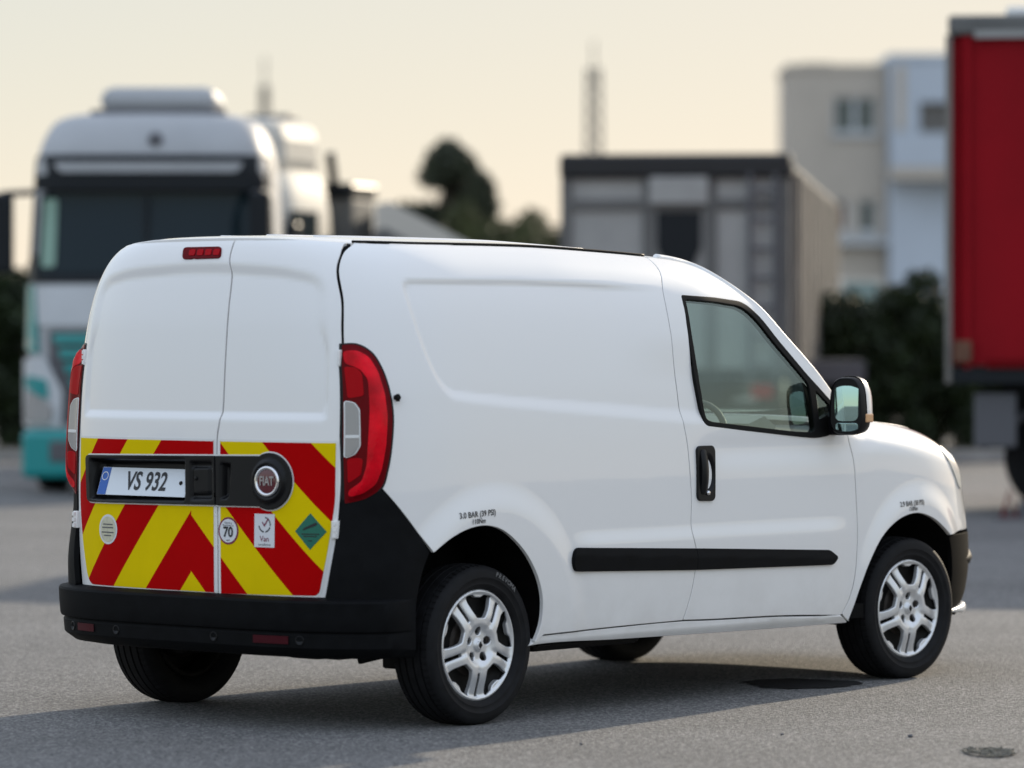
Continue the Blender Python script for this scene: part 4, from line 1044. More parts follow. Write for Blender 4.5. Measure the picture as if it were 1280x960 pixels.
panel('headliner', [(1.08,-.62),(1.60,-.62),(1.66,0),(1.60,.62),(1.08,.62)], lambda P: froof(P)-[0,0,.035], (0,0,-1), M['interior_light'], van, step=.08, flange=0)
# inner door trim, both sides
tr = panel('door_trim', [(1.27,.36),(2.22,.33),(2.24,1.00),(1.31,1.06)], lambda P: np.stack([P[:,0], -side_y(P[:,0],P[:,1],False)+.06, P[:,1]], 1), (0,1,0), M['interior'], van, step=.08, flange=0)
mirror_copy(tr, van)
# -- door mirrors --------------------------------------------------------------------------------
def make_mirror():
    root = empty('door_mirror'); root.parent = van
    # arm / sail base
    MB().prism([(2.135,1.030),(2.190,1.030),(2.215,1.090),(2.170,1.150),(2.130,1.105)], 'y', -.955, -.880).build('mirror_arm', M['trim'], root)
    # shell: lofted rounded box, open to the rear
    c = Vector((2.135,-.998,1.149)); W, H = .066, .116
    v, f = [], []; n = 28; prof = [(-.035,.97),(-.030,1.0),(0.,1.02),(.030,.97),(.055,.80),(.072,.50),(.078,.05)]
    for dx, sc in prof:
        for k in range(n):
            a = 2*math.pi*k/n; ca, sa = math.cos(a), math.sin(a)
            yy = math.copysign(abs(ca)**.62, ca)*W*sc; zz = math.copysign(abs(sa)**.62, sa)*H*sc
            yy = yy*(1-.10*(zz/H)) ; v.append((c.x+dx+.02*(-yy/W), c.y+yy, c.z+zz))
    for i in range(len(prof)-1):
        for k in range(n): f.append((i*n+k, i*n+(k+1)%n, (i+1)*n+(k+1)%n, (i+1)*n+k))
    mesh('mirror_shell', v, f, M['trim'], root, smooth=True)
    # white cap over the outer front
    vc, fc = [], []
    for dx, sc in [(-.002,1.05),(.032,1.005),(.058,.84),(.076,.53),(.083,.05)]:
        for k in range(n):
            a = 2*math.pi*k/n; ca, sa = math.cos(a), math.sin(a)
            yy = math.copysign(abs(ca)**.62, ca)*W*sc; zz = math.copysign(abs(sa)**.62, sa)*H*sc
            yy = yy*(1-.10*(zz/H)); vc.append((c.x+dx+.02*(-yy/W), c.y+yy, max(c.z+zz, c.z-.062)))
    for i in range(4):
        for k in range(n): fc.append((i*n+k, i*n+(k+1)%n, (i+1)*n+(k+1)%n, (i+1)*n+k))
    mesh('mirror_cap', vc, fc, M['paint'], root, smooth=True)
    def glass(y0, y1, z0, z1, r, name, dx):
        pl = rounded([(y0,z0),(y1,z0),(y1,z1),(y0,z1)], r, 6)
        fg = lambda P: np.stack([c.x+dx-.02*P[:,0]/W + (P[:,0]**2+(P[:,1]+.01)**2)/2.2, c.y+P[:,0], c.z+P[:,1]], 1)
        return panel(name, pl, fg, (-1,0,0), M['mirror'], root, step=.02, flange=.003)
    back = [(math.copysign(abs(math.cos(a))**.62, math.cos(a))*W*.97, math.copysign(abs(math.sin(a))**.62, math.sin(a))*H*.97) for a in np.linspace(0, 2*math.pi, 28, endpoint=False)]
    mesh('mirror_backing', [Vector((c.x-.027+.02*(-y*(1-.1*z/H)/W), c.y+y*(1-.10*z/H), c.z+z)) for y, z in back], [tuple(range(28))], M['trim'], root)
    glass(-.048, .046, -.060, .098, .028, 'mirror_glass', -.031); glass(-.046,.044,-.102,-.070,.012,'blind_spot_glass',-.031)
    MB().box(c.x+.01, c.x+.06, c.y-.074, c.y-.058, c.z-.066, c.z-.030, .006).build('turn_signal', M['amber'], root)
    return root
M['amber'] = mat('amber_lens', (.75,.42,.20), .15, coat=1.)
mr = make_mirror()
ml = empty('door_mirror'); ml.parent = van
for ch in list(mr.children): mirror_copy(ch, ml)
# ================================================================ THE YARD AND THE BACKGROUND
M['truck_white'] = mat('truck_white', (.40,.41,.42), .5, var=.06, var_scale=2)
M['cab_white'] = mat('cab_white', (.56,.58,.60), .4, var=.05, var_scale=2)
M['cream_white'] = mat('cream_white', (.60,.57,.50), .6, var=.08, var_scale=2)
M['teal'] = mat('truck_teal', (.0,.27,.27), .35, coat=.5)
M['truck_dark'] = mat('truck_black', (.006,.009,.013), .4, spec=.25)
M['truck_grey'] = mat('truck_grey', (.10,.10,.11), .6)
M['wscreen'] = mat('truck_windscreen', (.006,.016,.021), .08, spec=.22)
M['lamp'] = mat('truck_lamp', (.35,.34,.33), .15, coat=1.)
M['grey_metal'] = mat('grey_painted_steel', (.125,.125,.12), .6, var=.18, var_scale=1.5)
M['pale_metal'] = mat('pale_painted_steel', (.35,.35,.335), .55, var=.12, var_scale=2)
M['sun_metal'] = mat('weathered_white_steel', (.19,.175,.155), .6, var=.25, var_scale=1.2)
M['tipper_side'] = mat('dusty_grey_steel', (.085,.08,.07), .75, var=.35, var_scale=.8)
M['tarp_black'] = mat('black_tarpaulin', (.012,.012,.013), .6, var=.3, var_scale=3, bump=.6, bump_scale=6)
M['red_tarp'] = mat('red_curtain', (.27,.004,.010), .6, spec=.12, var=.12, var_scale=1.2, bump=.3, bump_scale=5)
M['rusty'] = mat('rusty_steel', (.13,.06,.035), .8, var=.4, var_scale=4)
M['concrete'] = mat('kerb_concrete', (.34,.33,.31), .9, var=.2, var_scale=3)
M['render_grey'] = mat('grey_render', (.53,.47,.395), .9, var=.08, var_scale=.6)
M['render_blue'] = mat('pale_blue_render', (.52,.57,.63), .9, var=.06, var_scale=.6)
M['win_frame'] = mat('white_window_frame', (.55,.57,.58), .5)
M['win_glass'] = mat('dark_window_glass', (.05,.075,.075), .1, coat=.5)
M['shutter'] = mat('window_shutter', (.20,.12,.08), .7)
M['leaf'] = mat('hedge_leaf', (.022,.038,.010), .6, var=.5, var_scale=3, coord='Object')
M['leaf_olive'] = mat('olive_leaf', (.070,.080,.026), .6, var=.4, var_scale=2)
M['leaf_dark'] = mat('cypress_leaf', (.055,.065,.038), .7, var=.4, var_scale=2)
M['bark'] = mat('bark', (.07,.055,.04), .9, var=.3, var_scale=6)
def local(root):
    return root
def truck_wheel(name, parent, x, y, r=.50, w=.30):
    o = empty(name, (x, y, r)); o.parent = parent
    MB().lathe([(.28,-w/2+.03),(.30,-w/2),(r-.06,-w/2),(r-.01,-w/2+.03),(r,-w/2+.06),(r,w/2-.06),(r-.01,w/2-.03),(r-.06,w/2),(.30,w/2),(.28,w/2-.03)], 40, 'x').build('tyre', M['tyre'], o, auto=40)
    MB().lathe([(0,-.06),(.10,-.08),(.14,-.03),(.24,.0),(.28,-w/2+.03),(.29,-w/2+.02),(.29,w/2-.02),(.24,.02),(.14,.05),(0,.06)], 24, 'x').build('rim', M['truck_grey'], o, smooth=True)
    return o
# ---------------------------------------------------------------- white and teal lorry on the left
D1 = 38.0
t1 = empty('lorry', lot(-3.37, D1), LOTZ)
tag(t1, 'white lorry with teal bumper and grille facing the camera, left of the van', 'lorry')
hw1 = pchip([.2,.5,1.2,2.0,2.9,3.15,3.40,3.52,3.58],[1.15,1.17,1.17,1.16,1.13,1.10,1.01,.90,.62])
fy1 = pchip([.2,.6,1.2,1.95,2.1,2.8,3.1,3.4,3.52,3.58],[.02,0,0,.04,.08,.22,.22,.36,.50,.80])
def cab_plan(z, n=44, back=2.25, hwf=hw1, fyf=fy1, e=5.):
    w, f0 = float(hwf(z)), float(fyf(z)); cy, a = (back+f0)/2, (back-f0)/2; pts = []
    for k in range(n):
        t = 2*math.pi*k/n; c, s = math.cos(t), math.sin(t)
        pts.append((math.copysign(abs(c)**(2/e), c)*w, cy+math.copysign(abs(s)**(2/e), s)*a, z))
    return pts
def cab_shell(zs, name, m, parent, **kw):
    v, f = [], []; n = 44
    for z in zs: v += cab_plan(z, n, **kw)
    for i in range(len(zs)-1):
        for k in range(n): f.append((i*n+k, i*n+(k+1)%n, (i+1)*n+(k+1)%n, (i+1)*n+k))
    f.append(tuple((len(zs)-1)*n+k for k in range(n))); f.append(tuple(range(n))[::-1])
    return MB().add(v, f).build(name, m, parent, auto=40)
cab_shell([.55,.8,1.2,1.6,2.0,2.3,2.6,2.9,3.05,3.15,3.25,3.34,3.40,3.46,3.50,3.54,3.57], 'cab', M['truck_white'], t1)
def fcab(P, hwf=hw1, fyf=fy1, e=5., back=2.25):
    w = hwf(P[:,1]); f0 = fyf(P[:,1]); a = (back-f0)/2; r = np.clip(np.abs(P[:,0])/w, 0, .999)
    return np.stack([P[:,0], (back+f0)/2 - a*(1-r**e)**(1/e), P[:,1]], 1)
HF = (0,-1,0)
def cp(name, poly, m, off=.02, fl=.03, r=.04, parent=t1): return panel(name, rounded(poly, r, 4), fcab, HF, m, parent, step=.12, flange=fl, off=off, dens_edge=.08)
cp('windscreen_surround', [(-1.12,1.96),(1.12,1.96),(1.09,3.15),(-1.09,3.15)], M['truck_dark'], .015)
cp('windscreen', [(-1.03,2.04),(1.03,2.04),(1.00,2.80),(-1.00,2.80)], M['wscreen'], .03)
cp('daylight_patch', [(-.98,2.10),(-.86,2.10),(-.85,2.74),(-.97,2.74)], mat('pale_green_daylight', (.22,.36,.28), .15), .04, .02, .03)  # daylight through the cab's side window, painted as a panel over the windscreen
cp('sun_visor', [(-1.0,2.82),(1.0,2.82),(.98,2.96),(-.98,2.96)], M['truck_dark'], .12, .10)
cp('light_bar', [(-.82,2.99),(.80,2.99),(.86,3.08),(-.88,3.08)], M['truck_white'], .05)
disc('roof_badge', M['truck_grey'], t1, Vector((0.05, float(fy1(3.3))-.03, 3.30)), Vector((0,-1,.2)), [(.07,0),(.06,.02),(.0005,.02)], 16)
MB().box(-.035,.0,float(fy1(2.4))-.06,float(fy1(2.4))-.03,2.06,2.78).build('wiper_post', M['truck_dark'], t1)
cp('front_panel', [(-1.02,1.56),(1.02,1.56),(1.05,1.93),(-1.05,1.93)], M['cab_white'], .02)
for k in range(6):
    w = .86-.05*k; z = 1.48-.135*k
    cp('grille_slat', [(-w+.02,z-.085),(w-.02,z-.085),(w,z),(-w,z)], M['teal'], .06, .04, .01)
cp('grille_back', [(-.90,.66),(.90,.66),(.92,1.52),(-.92,1.52)], M['truck_grey'], .01)
for s in (-1, 1):
    cp('corner_deflector', [(s*1.16,1.34),(s*1.02,1.30),(s*1.06,1.92),(s*1.15,1.94)], M['teal'], .03, .03, .02)
    cp('lamp_housing', [(s*1.15,.62),(s*.80,.62),(s*.78,.95),(s*.95,1.28),(s*1.15,1.25)], M['cab_white'], .05)
    cp('headlight', [(s*1.10,.66),(s*.88,.66),(s*.86,.82),(s*1.08,.98)], M['lamp'], .08, .03, .03)
    cp('lamp_brow', [(s*1.10,.98),(s*.90,.88),(s*.92,1.06),(s*1.10,1.10)], M['teal'], .07, .03, .03)
    mx_, my_ = (-1.38, .30) if s < 0 else (1.06, -.30)
    q = MB(); q.box(mx_-.10, mx_+.10, my_-.08, my_+.09, 2.05, 2.80, .04); q.build('wing_mirror', M['truck_dark'], t1)
    MB().tube([(s*1.08,.20,2.80),(mx_,my_,2.79)], .03, 8).build('mirror_bracket', M['truck_dark'], t1)
    truck_wheel('wheel', t1, s*1.0, 1.25); truck_wheel('wheel', t1, s*1.0, 5.1)
    cp('door_glass_edge', [(s*1.125,2.1),(s*1.13,2.1),(s*1.10,2.75),(s*1.095,2.75)], M['wscreen'], .02)
MB().box(-1.16,1.16,-.10,.5,.15,.60,.06).build('bumper', M['teal'], t1)
for s in (-1, 1): MB().box(s*.675-.225,s*.675+.225,-.115,-.05,.30,.50,.02).build('bumper_recess', M['truck_grey'], t1)
MB().box(-.52,.60,.75,1.75,3.56,3.82,.12).build('roof_cooler', M['truck_white'], t1)
MB().box(-.60,.68,.70,1.85,3.545,3.60,.02).build('cooler_base', M['truck_grey'], t1)
MB().box(-.45,-.30,1.0,6.5,.55,.85).box(.30,.45,1.0,6.5,.55,.85).box(-.6,.6,4.6,5.6,.9,1.15,.04).build('chassis', M['truck_dark'], t1)
# ---------------------------------------------------------------- cream lorry behind it
t2 = empty('lorry', lot(-3.77, 46.5), LOTZ - R(20))
tag(t2, 'cream white lorry with roof deflector partly hidden behind the teal lorry', 'lorry')
hw2 = pchip([.3,1.2,2.2,2.9,3.2,3.4],[1.2,1.22,1.2,1.16,1.10,.95]); fy2 = pchip([.3,1.2,2.0,2.9,3.2,3.4],[0,0,.05,.25,.35,.6])
cab_shell([.6,1.0,1.5,2.0,2.4,2.7,2.95,3.1,3.25,3.38], 'cab', M['cream_white'], t2, hwf=hw2, fyf=fy2, back=2.0)
MB().box(-1.0,1.0,.5,1.9,3.25,3.97,.24).build('roof_deflector', M['cream_white'], t2)
MB().box(.2,.75,1.4,1.7,3.96,4.05,.03).build('beacon_bar', M['truck_grey'], t2)
MB().prism([(-.42,3.02),(.30,3.24),(.32,3.16),(-.40,2.94)], 'x', -1.12, 1.12).build('sun_visor', M['cream_white'], t2)
MB().box(-1.0,1.0,.02,.16,2.02,2.95).build('windscreen', M['wscreen'], t2)
for s in (-1, 1):
    MB().box(s*1.20-.03,s*1.20+.03,.45,1.15,2.05,2.90).build('door_glass', M['wscreen'], t2)
    MB().box(s*1.38-.08,s*1.38+.08,-.05,.10,2.05,2.75,.03).build('wing_mirror', M['truck_dark'], t2)
    truck_wheel('wheel', t2, s*1.0, 1.1)
    truck_wheel('wheel', t2, s*1.0, 4.6)
MB().box(-1.2,1.2,2.25,2.95,1.0,3.10,.03).build('equipment_locker', M['grey_metal'], t2)
MB().box(-1.22,1.22,2.2,3.0,3.10,3.28,.04).tube([(1.0,2.2,3.2),(1.0,2.05,3.62)], .06, 8).build('locker_rack', M['truck_dark'], t2)
MB().box(-.45,.45,.8,6.5,.6,.95).build('chassis', M['truck_dark'], t2)
# sloping white ramp body of a low trailer
t3 = empty('ramp_trailer', lot(-1.45, 47.0), LOTZ)
tag(t3, 'pale trailer whose ramp slopes down to the right, beside the tree', 'trailer')
MB().prism([(-.12,1.2),(-.12,2.98),(.05,3.02),(.95,2.55),(.95,1.2)], 'y', 0, 2.4).build('ramp', M['cream_white'], t3)
MB().prism([(-.14,2.68),(.0,2.72),(.92,2.20),(.92,2.10),(-.14,2.55)], 'y', -.04, -.002).build('ramp_rib', M['grey_metal'], t3)
MB().box(-.1,5.5,.1,2.3,.95,1.2).build('deck', M['truck_grey'], t3)
for s in (.3, 2.1):
    for xx in (2.6, 3.7): 
        w = truck_wheel('wheel', t3, xx, s, .42); w.rotation_euler = (0,0,math.pi/2)
# ---------------------------------------------------------------- grey tipper trailer in the middle
t4 = empty('tipper_trailer', lot(1.79, 45.0), LOTZ - R(6.6))
tag(t4, 'grey tipper trailer seen from behind with black rolled tarpaulin and rear ladder', 'trailer')
MB().box(-1.22,1.22,.06,12.5,1.15,3.28).build('tipper_body', M['tipper_side'], t4)
MB().box(-1.20,1.20,.0,.06,1.12,3.26).build('tail_board', M['pale_metal'], t4)
MB().box(-1.26,-1.14,-.05,.08,1.1,3.30,.01).box(1.14,1.26,-.05,.08,1.1,3.30,.01).box(-1.26,1.26,-.045,.08,2.86,2.98,.01).box(-.36,-.24,-.04,.08,1.1,3.28,.01).box(.33,.45,-.04,.08,1.1,3.28,.01).build('tail_frame', M['grey_metal'], t4)
MB().box(-.28,.36,-.10,.06,2.92,3.22,.02).build('lintel_box', M['pale_metal'], t4)
MB().prism([(-.20,2.84),(.28,2.84),(.28,2.45),(.18,2.2),(-.12,2.2),(-.20,2.45)], 'y', -.05, .02).build('hatch_opening', M['truck_dark'], t4)
MB().box(-1.27,1.27,-.10,.30,3.20,3.47,.05).build('rolled_tarpaulin', M['tarp_black'], t4)
for x in (.82, 1.10):
    MB().tube([(x,-.10,1.0),(x,-.10,3.25)], .032, 6).build('ladder_rail', M['truck_grey'], t4)
for k in range(7):
    MB().tube([(.82,-.10,1.15+.32*k),(1.10,-.10,1.15+.32*k)], .025, 6).build('ladder_rung', M['truck_grey'], t4)
for k in range(11):
    MB().box(1.22,1.36,.3+1.15*k,.62+1.15*k,1.15,3.28,.02).build('side_rib', M['sun_metal'], t4)
MB().box(1.20,1.30,.0,12.5,3.22,3.34,.01).box(1.20,1.30,0,12.5,1.12,1.26,.01).build('side_rail', M['sun_metal'], t4)
MB().box(-.5,.5,.1,12.4,.75,1.1).box(-1.2,1.2,.05,.25,.55,.75,.02).build('chassis', M['truck_dark'], t4)
for s in (-1,1):
    for yy in (1.2, 2.5, 3.8): truck_wheel('wheel', t4, s*1.0, yy, .52)
    MB().box(s*.95-.12,s*.95+.12,.02,.05,.80,.95).build('tail_lamp', M['red_lens'], t4)
# ---------------------------------------------------------------- red curtain-sided trailer on the right
t5 = empty('curtain_trailer', lot(3.53, 33.0), LOTZ - R(7))
tag(t5, 'red curtain sided trailer with grey roof rail at the right edge', 'trailer')
v, f = [], []; xs_ = np.linspace(.06, 9.0, 300)
for x in xs_:
    ph = x % .62; d = -.022*math.exp(-((ph-.05)/.03)**2) + .010*math.sin(2*math.pi*x/.62)
    v += [(x, d, 1.22), (x, d*.8, 2.6), (x, d, 3.88)]
for i in range(len(xs_)-1):
    for k in range(2): f.append((3*i+k, 3*i+3+k, 3*i+4+k, 3*i+1+k))
MB().add(v, f).build('curtain', M['red_tarp'], t5, smooth=True, fix=False)
for k in range(15):
    x = .10+.62*k
    MB().box(x, x+.05, -.035, -.012, 1.20, 3.86).build('curtain_strap', M['red_tarp'], t5)
MB().box(0.,9.0,.02,2.45,1.22,3.85).build('trailer_body', M['red_tarp'], t5)
MB().box(-.03,9.02,-.05,2.5,3.87,4.03,.03).build('roof_rail', M['grey_metal'], t5)
MB().box(.18,9.0,-.075,-.04,3.845,3.90).build('runner_rail', M['pale_metal'], t5)
MB().box(-.05,.0,-.05,2.45,1.08,3.87).build('corner_post', M['sun_metal'], t5)
MB().box(-.04,9.0,-.02,2.45,1.08,1.20).build('side_rave', M['truck_dark'], t5)
for x in (.02, .85, 1.7): MB().box(x,x+.14,-.09,-.03,1.25,1.42,.01).build('buckle_box', M['rusty'], t5)
MB().box(.28,.95,-.06,-.03,1.20,1.27,.005).build('marker_bar', M['red_lens_dark'], t5)
MB().box(.18,.52,.10,.60,.56,1.00,.02).build('tool_box', M['truck_grey'], t5)
MB().box(.4,8.5,.7,1.75,.75,1.08).build('chassis', M['truck_dark'], t5)
MB().box(.62,.74,.35,.47,.12,1.1).box(.54,.82,.27,.55,.0,.12).tube([(.68,.4,.9),(.25,.3,.55)], .03, 6).build('landing_leg', M['truck_grey'], t5)
for xx in (.75, 4.6, 5.9, 7.2):
    for yy in (.35, 2.1):
        w = truck_wheel('wheel', t5, xx+.15, yy+.25, .48); w.rotation_euler = (0,0,math.pi/2)
rw = MB()
for k in range(7):
    a = random.uniform(0, 6.28); rw.box(.55+.22*k-.12, .55+.22*k+.16, .1+.15*random.random(), .5+.2*random.random(), 4.02, 4.10+.12*random.random(), .03)
ra = rw.build('folded_sheet', M['film_white'], None); ra.location = t5.location; ra.rotation_euler = t5.rotation_euler; tag(ra, 'crumpled white sheet lying on the red trailer roof', 'sheet')
wt = empty('warning_stand', lot(3.95, 32.6), LOTZ); tag(wt, 'small red warning stand on the ground under the red trailer', 'warning sign')
MB().tube([(-.06,0,.02),(0,0,.24),(.06,0,.02),(-.06,0,.02)], .016, 6).build('triangle', M['red_lens_dark'], wt)
MB().box(-.14,.14,-.05,.05,.0,.02).build('base', M['truck_grey'], wt)
MB().box(.56,9.0,.62,.70,.28,1.08).build('side_guard', M['truck_dark'], t5)
# ---------------------------------------------------------------- buildings
def building(name, label, X0, X1, D, depth, H, m, wins, extra=None):
    r = empty(name, lot(X0, D), LOTZ); tag(r, label, 'building'); W = X1-X0
    # wall with real openings: grid of strips round the windows
    xs = sorted({0., W, *[w[0] for w in wins], *[w[1] for w in wins]}); zs = sorted({0., H, *[w[2] for w in wins], *[w[3] for w in wins]})
    mb = MB()
    for i in range(len(xs)-1):
        for k in range(len(zs)-1):
            cx, cz = (xs[i]+xs[i+1])/2, (zs[k]+zs[k+1])/2
            if any(w[0] < cx < w[1] and w[2] < cz < w[3] for w in wins): continue
            mb.add([(xs[i],0,zs[k]),(xs[i+1],0,zs[k]),(xs[i+1],0,zs[k+1]),(xs[i],0,zs[k+1])], [(0,1,2,3)])
    for (a,b,c,d,*_) in wins:
        mb.add([(a,0,c),(b,0,c),(b,0,d),(a,0,d),(a,.3,c),(b,.3,c),(b,.3,d),(a,.3,d)], [(0,4,5,1),(1,5,6,2),(2,6,7,3),(3,7,4,0)])
    mb.add([(0,0,0),(0,depth,0),(0,depth,H),(0,0,H),(W,0,0),(W,depth,0),(W,depth,H),(W,0,H)], [(0,1,2,3),(4,7,6,5),(1,5,6,2),(3,2,6,7)])
    mb.build('wall', m, r)
    for (a,b,c,d,kind) in wins:
        if kind == 'recess':
            MB().box(a,b,.29,.33,c,d).build('balcony_back', M['sun_metal'], r); continue
        fr = MB(); t = .09
        fr.box(a,b,.12,.2,c,c+t).box(a,b,.12,.2,d-t,d).box(a,a+t,.12,.2,c+t,d-t).box(b-t,b,.12,.2,c+t,d-t)
        if b-a > .9: fr.box((a+b)/2-t*.8,(a+b)/2+t*.8,.12,.2,c+t,d-t)
        wo_ = fr.build('window', M['win_frame'], r)
        MB().box(a+t*.5,b-t*.5,.17,.19,c+t*.5,d-t*.5).build('pane', M['shutter'] if kind == 'shutter' else M['win_glass'], wo_)
        MB().box(a-.08,b+.08,-.12,.12,c-.10,c-.002).build('sill', M['win_frame'], wo_)
    MB().box(-.06,W+.06,-.06,depth,H+.002,H+.18).build('parapet', m, r)
    return r
s1 = 120/5135.
def bx_(u, D=120): return (u-640)*D/5135.
def bz_(v, D=120): return 1.406+(428-v)*D/5135.
b1 = building('apartment_building', 'grey rendered apartment building with two rows of windows', bx_(985), bx_(1107), 120, 4, bz_(88), M['render_grey'],
    [(bx_(1041)-bx_(985), bx_(1096)-bx_(985), bz_(167), bz_(121), 'win'), (bx_(1043)-bx_(985), bx_(1060)-bx_(985), bz_(291), bz_(250), 'shutter'), (bx_(1072)-bx_(985), bx_(1096)-bx_(985), bz_(291), bz_(250), 'win')])
MB().box(.6,1.5,3,4,bz_(88)+.15,bz_(70)).build('roof_tank', M['sun_metal'], b1)
MB().box(.9,3.0,-.5,.0,bz_(306),bz_(298)).build('balcony_slab', M['win_frame'], b1)
b2 = building('apartment_building', 'pale blue apartment building with recessed balcony beside the red trailer', bx_(1109), bx_(1109)+7.5, 119, 10, bz_(78), M['render_blue'],
    [(bx_(1145)-bx_(1109), bx_(1200)-bx_(1109), bz_(168), bz_(130), 'recess')])
MB().box(-.05,7.5,-.9,-.0,bz_(227),bz_(212)).build('balcony_slab', M['render_grey'], b2)
MB().box(.15,.42,-.05,.10,bz_(165),bz_(85)).build('downpipe', M['render_grey'], b2)
MB().box(.0,7.5,-.92,-.84,bz_(212),bz_(172)).build('balcony_parapet', M['render_blue'], b2)
# low white van parked beyond the hedge
pv = empty('parked_van', lot(bx_(1045,60), 60), LOTZ); tag(pv, 'white van with pale windscreen parked behind the hedge', 'van')
MB().prism([(0,.35),(0,2.05),(.10,2.36),(.66,2.36),(.78,2.05),(1.7,1.9),(1.75,.35)], 'y', 0, 4.5).build('body', M['cream_white'], pv)
MB().prism([(.06,1.95),(.14,2.28),(.62,2.28),(.72,1.95)], 'y', -.02, -.002).build('windscreen', mat('pale_teal_glass', (.24,.38,.36), .15, coat=.5), pv)
for xx in (.25, 1.5): 
    for yy in (.8, 3.6): truck_wheel('wheel', pv, xx, yy, .33, .2)
# ---------------------------------------------------------------- kerbs and verge
kb = MB()
for k in range(44):
    x = -22+1.0*k; kb.box(x+.006, x+.994, 0, .15, 0, .13, .015)
kr = MB().box(-25,25,.16,3.2,.0,.125).build('verge', mat('verge_soil', (.08,.07,.045), .95, var=.35, var_scale=2)); kr.location = lot(0,48.5); kr.rotation_euler = (0,0,LOTZ); tag(kr, kind='structure')
kerb = empty('kerb', lot(0,48.5), LOTZ); tag(kerb, kind='structure')
kme = MB().box(.006,.994,0,.15,0,.13,.015).build('kerb_stone', M['concrete'], kerb)
kme.location = (-12,0,0)
for k in range(1, 24):
    c = kme.copy(); col.objects.link(c); c.parent = kerb; c.location = (-12+k, 0, 0)
# ---------------------------------------------------------------- foliage
def leaf_cloud(name, centres, n, size, m, parent=None, flat=.0):
    """n small leaf faces through a set of ellipsoid clumps (x,y,z,rx,ry,rz)"""
    C_ = np.array(centres, float); vol = C_[:,3]*C_[:,4]*C_[:,5]; idx = rng.choice(len(C_), n, p=vol**.7/np.sum(vol**.7))
    d = rng.normal(size=(n,3)); d /= np.linalg.norm(d, axis=1)[:,None]; rr = rng.uniform(.25, 1.06, n)**.55
    P = C_[idx,:3] + d*rr[:,None]*C_[idx,3:6]
    a = rng.normal(size=(n,3)); a /= np.linalg.norm(a, axis=1)[:,None]; b = np.cross(a, rng.normal(size=(n,3))); b /= np.linalg.norm(b, axis=1)[:,None]
    s = size*rng.uniform(.6, 1.4, n)[:,None]
    V = np.stack([P-a*s, P+b*s*.45, P+a*s, P-b*s*.45], 1).reshape(-1,3)
    me = bpy.data.meshes.new(name); me.vertices.add(4*n); me.vertices.foreach_set('co', V.ravel().astype(np.float32))
    me.loops.add(4*n); me.loops.foreach_set('vertex_index', np.arange(4*n, dtype=np.int32)); me.polygons.add(n)
    me.polygons.foreach_set('loop_start', np.arange(0, 4*n, 4, dtype=np.int32)); me.update(); me.validate()
    return link(name, me, parent, m)
def clumps(n, box, r):
    return [(random.uniform(box[0],box[1]), random.uniform(box[2],box[3]), random.uniform(box[4],box[5]), *(random.uniform(.6,1.2)*r for _ in range(3))) for _ in range(n)]
def hedge(label, X0, X1, D, H, group=None):
    r = empty('hedge', lot((X0+X1)/2, D), LOTZ); tag(r, label, 'hedge', group); w = (X1-X0)/2
    cs = clumps(int(46*w), (-w,w,.0,1.0,.2,H-.35), .36) + [(x, .5, H-.28+random.uniform(-.22,.2), .3,.4,random.uniform(.2,.4)) for x in np.arange(-w, w, .35)]
    leaf_cloud('leaves', cs, int(34000*w), .055, M['leaf'], r)
    st = MB()
    for x in np.arange(-w+.2, w, .6): st.tube([(x,.55,0),(x+random.uniform(-.1,.1),.6,H*.5),(x+random.uniform(-.25,.25),.6,H*.85)], [.045,.03,.012], 5)
    st.build('stems', M['bark'], r)
    return r
hedge('dark green clipped hedge in front of the apartment buildings', 3.7, 7.2, 50.5, 2.02)
hedge('dark hedge behind the left side of the teal lorry', -9.0, -4.6, 51, 2.35)
def tree(label, X, D, cs, n, size, m, trunk_h, group, cat='tree'):
    r = empty('tree', lot(X, D), LOTZ); tag(r, label, cat, group)
    leaf_cloud('crown', cs, n, size, m, r)
    tk = MB(); tk.tube([(0,0,0),(.05,0,trunk_h*.5),(0,.05,trunk_h)], [.22,.16,.07], 8)
    for k in range(7):
        a = 2*math.pi*k/7; h = trunk_h*(.45+.06*k); tk.tube([(0,0,h),(.5*math.cos(a),.5*math.sin(a),h+.5),(1.0*math.cos(a),1.0*math.sin(a),h+.8)], [.07,.045,.015], 5)
    tk.build('trunk', M['bark'], r); return r
cs = []
for k in range(46):
    z = random.uniform(1.6, 5.4); w = .95*(1-max(0,(z-3.6)/2.2)**1.6)
    cs.append((random.uniform(-w,w)*.9, random.uniform(-.8,.8), z, *(random.uniform(.22,.5) for _ in range(3))))
tree('tall rounded dark tree behind the van roof', -1.30, 85, cs, 26000, .085, M['leaf_dark'], 4.8, 'trees beyond the yard')
for lab, X, D, h, w in (('low olive tree just right of the tall rounded tree', -.22, 84, 4.35, .8), ('low olive tree beside the left edge of the grey tipper trailer', .95, 86, 4.1, .8)):
    cs = [(random.uniform(-w,w), random.uniform(-.8,.8), random.uniform(1.4, h-.3), *(random.uniform(.3,.5) for _ in range(3))) for _ in range(26)]
    tree(lab, X, D, cs, 14000, .07, M['leaf_olive'], 2.8, 'trees beyond the yard')
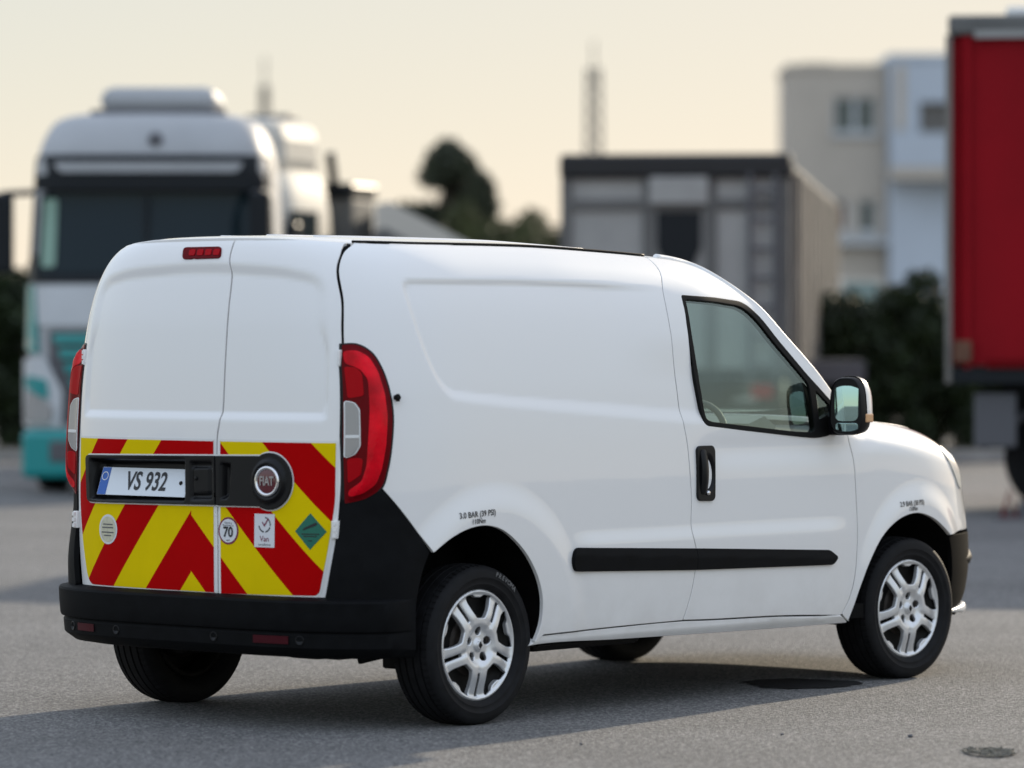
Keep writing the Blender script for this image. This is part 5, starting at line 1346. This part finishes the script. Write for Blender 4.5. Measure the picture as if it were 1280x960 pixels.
# ---------------------------------------------------------------- masts
def mast(label, X, D, H, w):
    r = empty('lattice_mast', lot(X, D), LOTZ); tag(r, label, 'mast', 'masts on the skyline'); lg = []
    for sx in (-1,1):
        for sy in (-1,1): MB().tube([(sx*w,sy*w,0),(sx*w*.55,sy*w*.55,H)], .07, 5).build('leg', M['grey_metal'], r)
    br = MB(); n = int(H/(w*1.6))
    for k in range(n):
        z0, z1 = H*k/n, H*(k+1)/n; a, b = w*(1-.45*z0/H), w*(1-.45*z1/H)
        for sy in (-1,1): br.tube([(-a,sy*a,z0),(b,sy*b,z1)], .045, 4).tube([(a,sy*a,z0),(-b,sy*b,z1)], .045, 4)
        for sx in (-1,1): br.tube([(sx*a,-a,z0),(sx*b,b,z1)], .045, 4)
    br.build('bracing', M['grey_metal'], r)
    MB().tube([(0,0,H*.95),(0,0,H+1.2)], .05, 5).build('antenna', M['grey_metal'], r)
    return r
mast('tall lattice mast rising behind the grey tipper trailer', bx_(742,180), 180, 13.4, .45)
mast('distant lattice mast above the teal lorry', bx_(331,170), 170, 12.0, .22)
# ---------------------------------------------------------------- marks on the ground
def blot(name, pts, m, z, label, cat):
    o = mesh(name, [(x,y,z) for x, y in pts], [tuple(range(len(pts)))], m); tag(o, label, cat); return o
wet = mat('wet_asphalt', (.020,.020,.020), .8, spec=.12, var=.5, var_scale=40, bump=.5, bump_scale=120)
cx, cy = 2.22, -.69; pts = []
ax = Vector((RT.x, RT.y)); ay = Vector((FW.x, FW.y))
for k in range(60):
    a = 2*math.pi*k/60; r = 1+.07*math.sin(3*a+1)+.05*math.sin(5*a)+.04*math.sin(11*a+2)
    p = Vector((cx,cy)) + ax*(.235*r*math.cos(a)) + ay*(.24*r*math.sin(a)); pts.append((p.x,p.y))
blot('wet_patch', pts, wet, .004, 'dark wet patch on the asphalt beside the front wheel', 'stain')
db = empty('debris_patch', (.335,-2.88,0)); tag(db, 'rough clump of dry debris on the asphalt, bottom right', 'debris')
tw = MB()
for k in range(160):
    a = random.uniform(0, 6.28); r = math.sqrt(random.random()); p = ax*(.09*r*math.cos(a)) + ay*(.16*r*math.sin(a)); b = random.uniform(0, 6.28); L_ = random.uniform(.008,.03)
    tw.tube([(p.x,p.y,random.uniform(.002,.010)),(p.x+L_*math.cos(b),p.y+L_*math.sin(b),random.uniform(.002,.014))], random.uniform(.0012,.003), 4)
tw.build('twigs', mat('dry_twigs', (.17,.16,.13), .9, var=.5, var_scale=80), db)
mesh('soil', [(ax.x*.085*math.cos(t)+ay.x*.15*math.sin(t), ax.y*.085*math.cos(t)+ay.y*.15*math.sin(t), .004) for t in np.linspace(0,6.28,24,endpoint=False)], [tuple(range(24))], mat('patch_soil', (.10,.097,.09), .95, var=.5, var_scale=70, bump=.6, bump_scale=150), db)
def pebble(X, Y, r, label):
    bm = bmesh.new(); bmesh.ops.create_icosphere(bm, subdivisions=2, radius=r)
    for q in bm.verts: q.co *= random.uniform(.8,1.1); q.co.z *= .6
    me = bpy.data.meshes.new('pebble'); bm.to_mesh(me); bm.free(); o = link('pebble', me, None, M['truck_grey']); o.location = (X,Y,r*.45); tag(o, label, 'pebble', 'loose pebbles'); return o

pebble(*lot(1.42, 14.62)[:2], .011, 'dark pebble on the asphalt near the debris patch')
pebble(*lot(.055, 15.76)[:2], .008, 'small dark stone in the shadow right of the rear wheel')
pebble(*lot(.243, 14.35)[:2], .007, 'small dark stone on sunlit asphalt in front of the van')
pebble(*lot(.968, 14.70)[:2], .007, 'small dark stone midway between wet patch and debris patch')
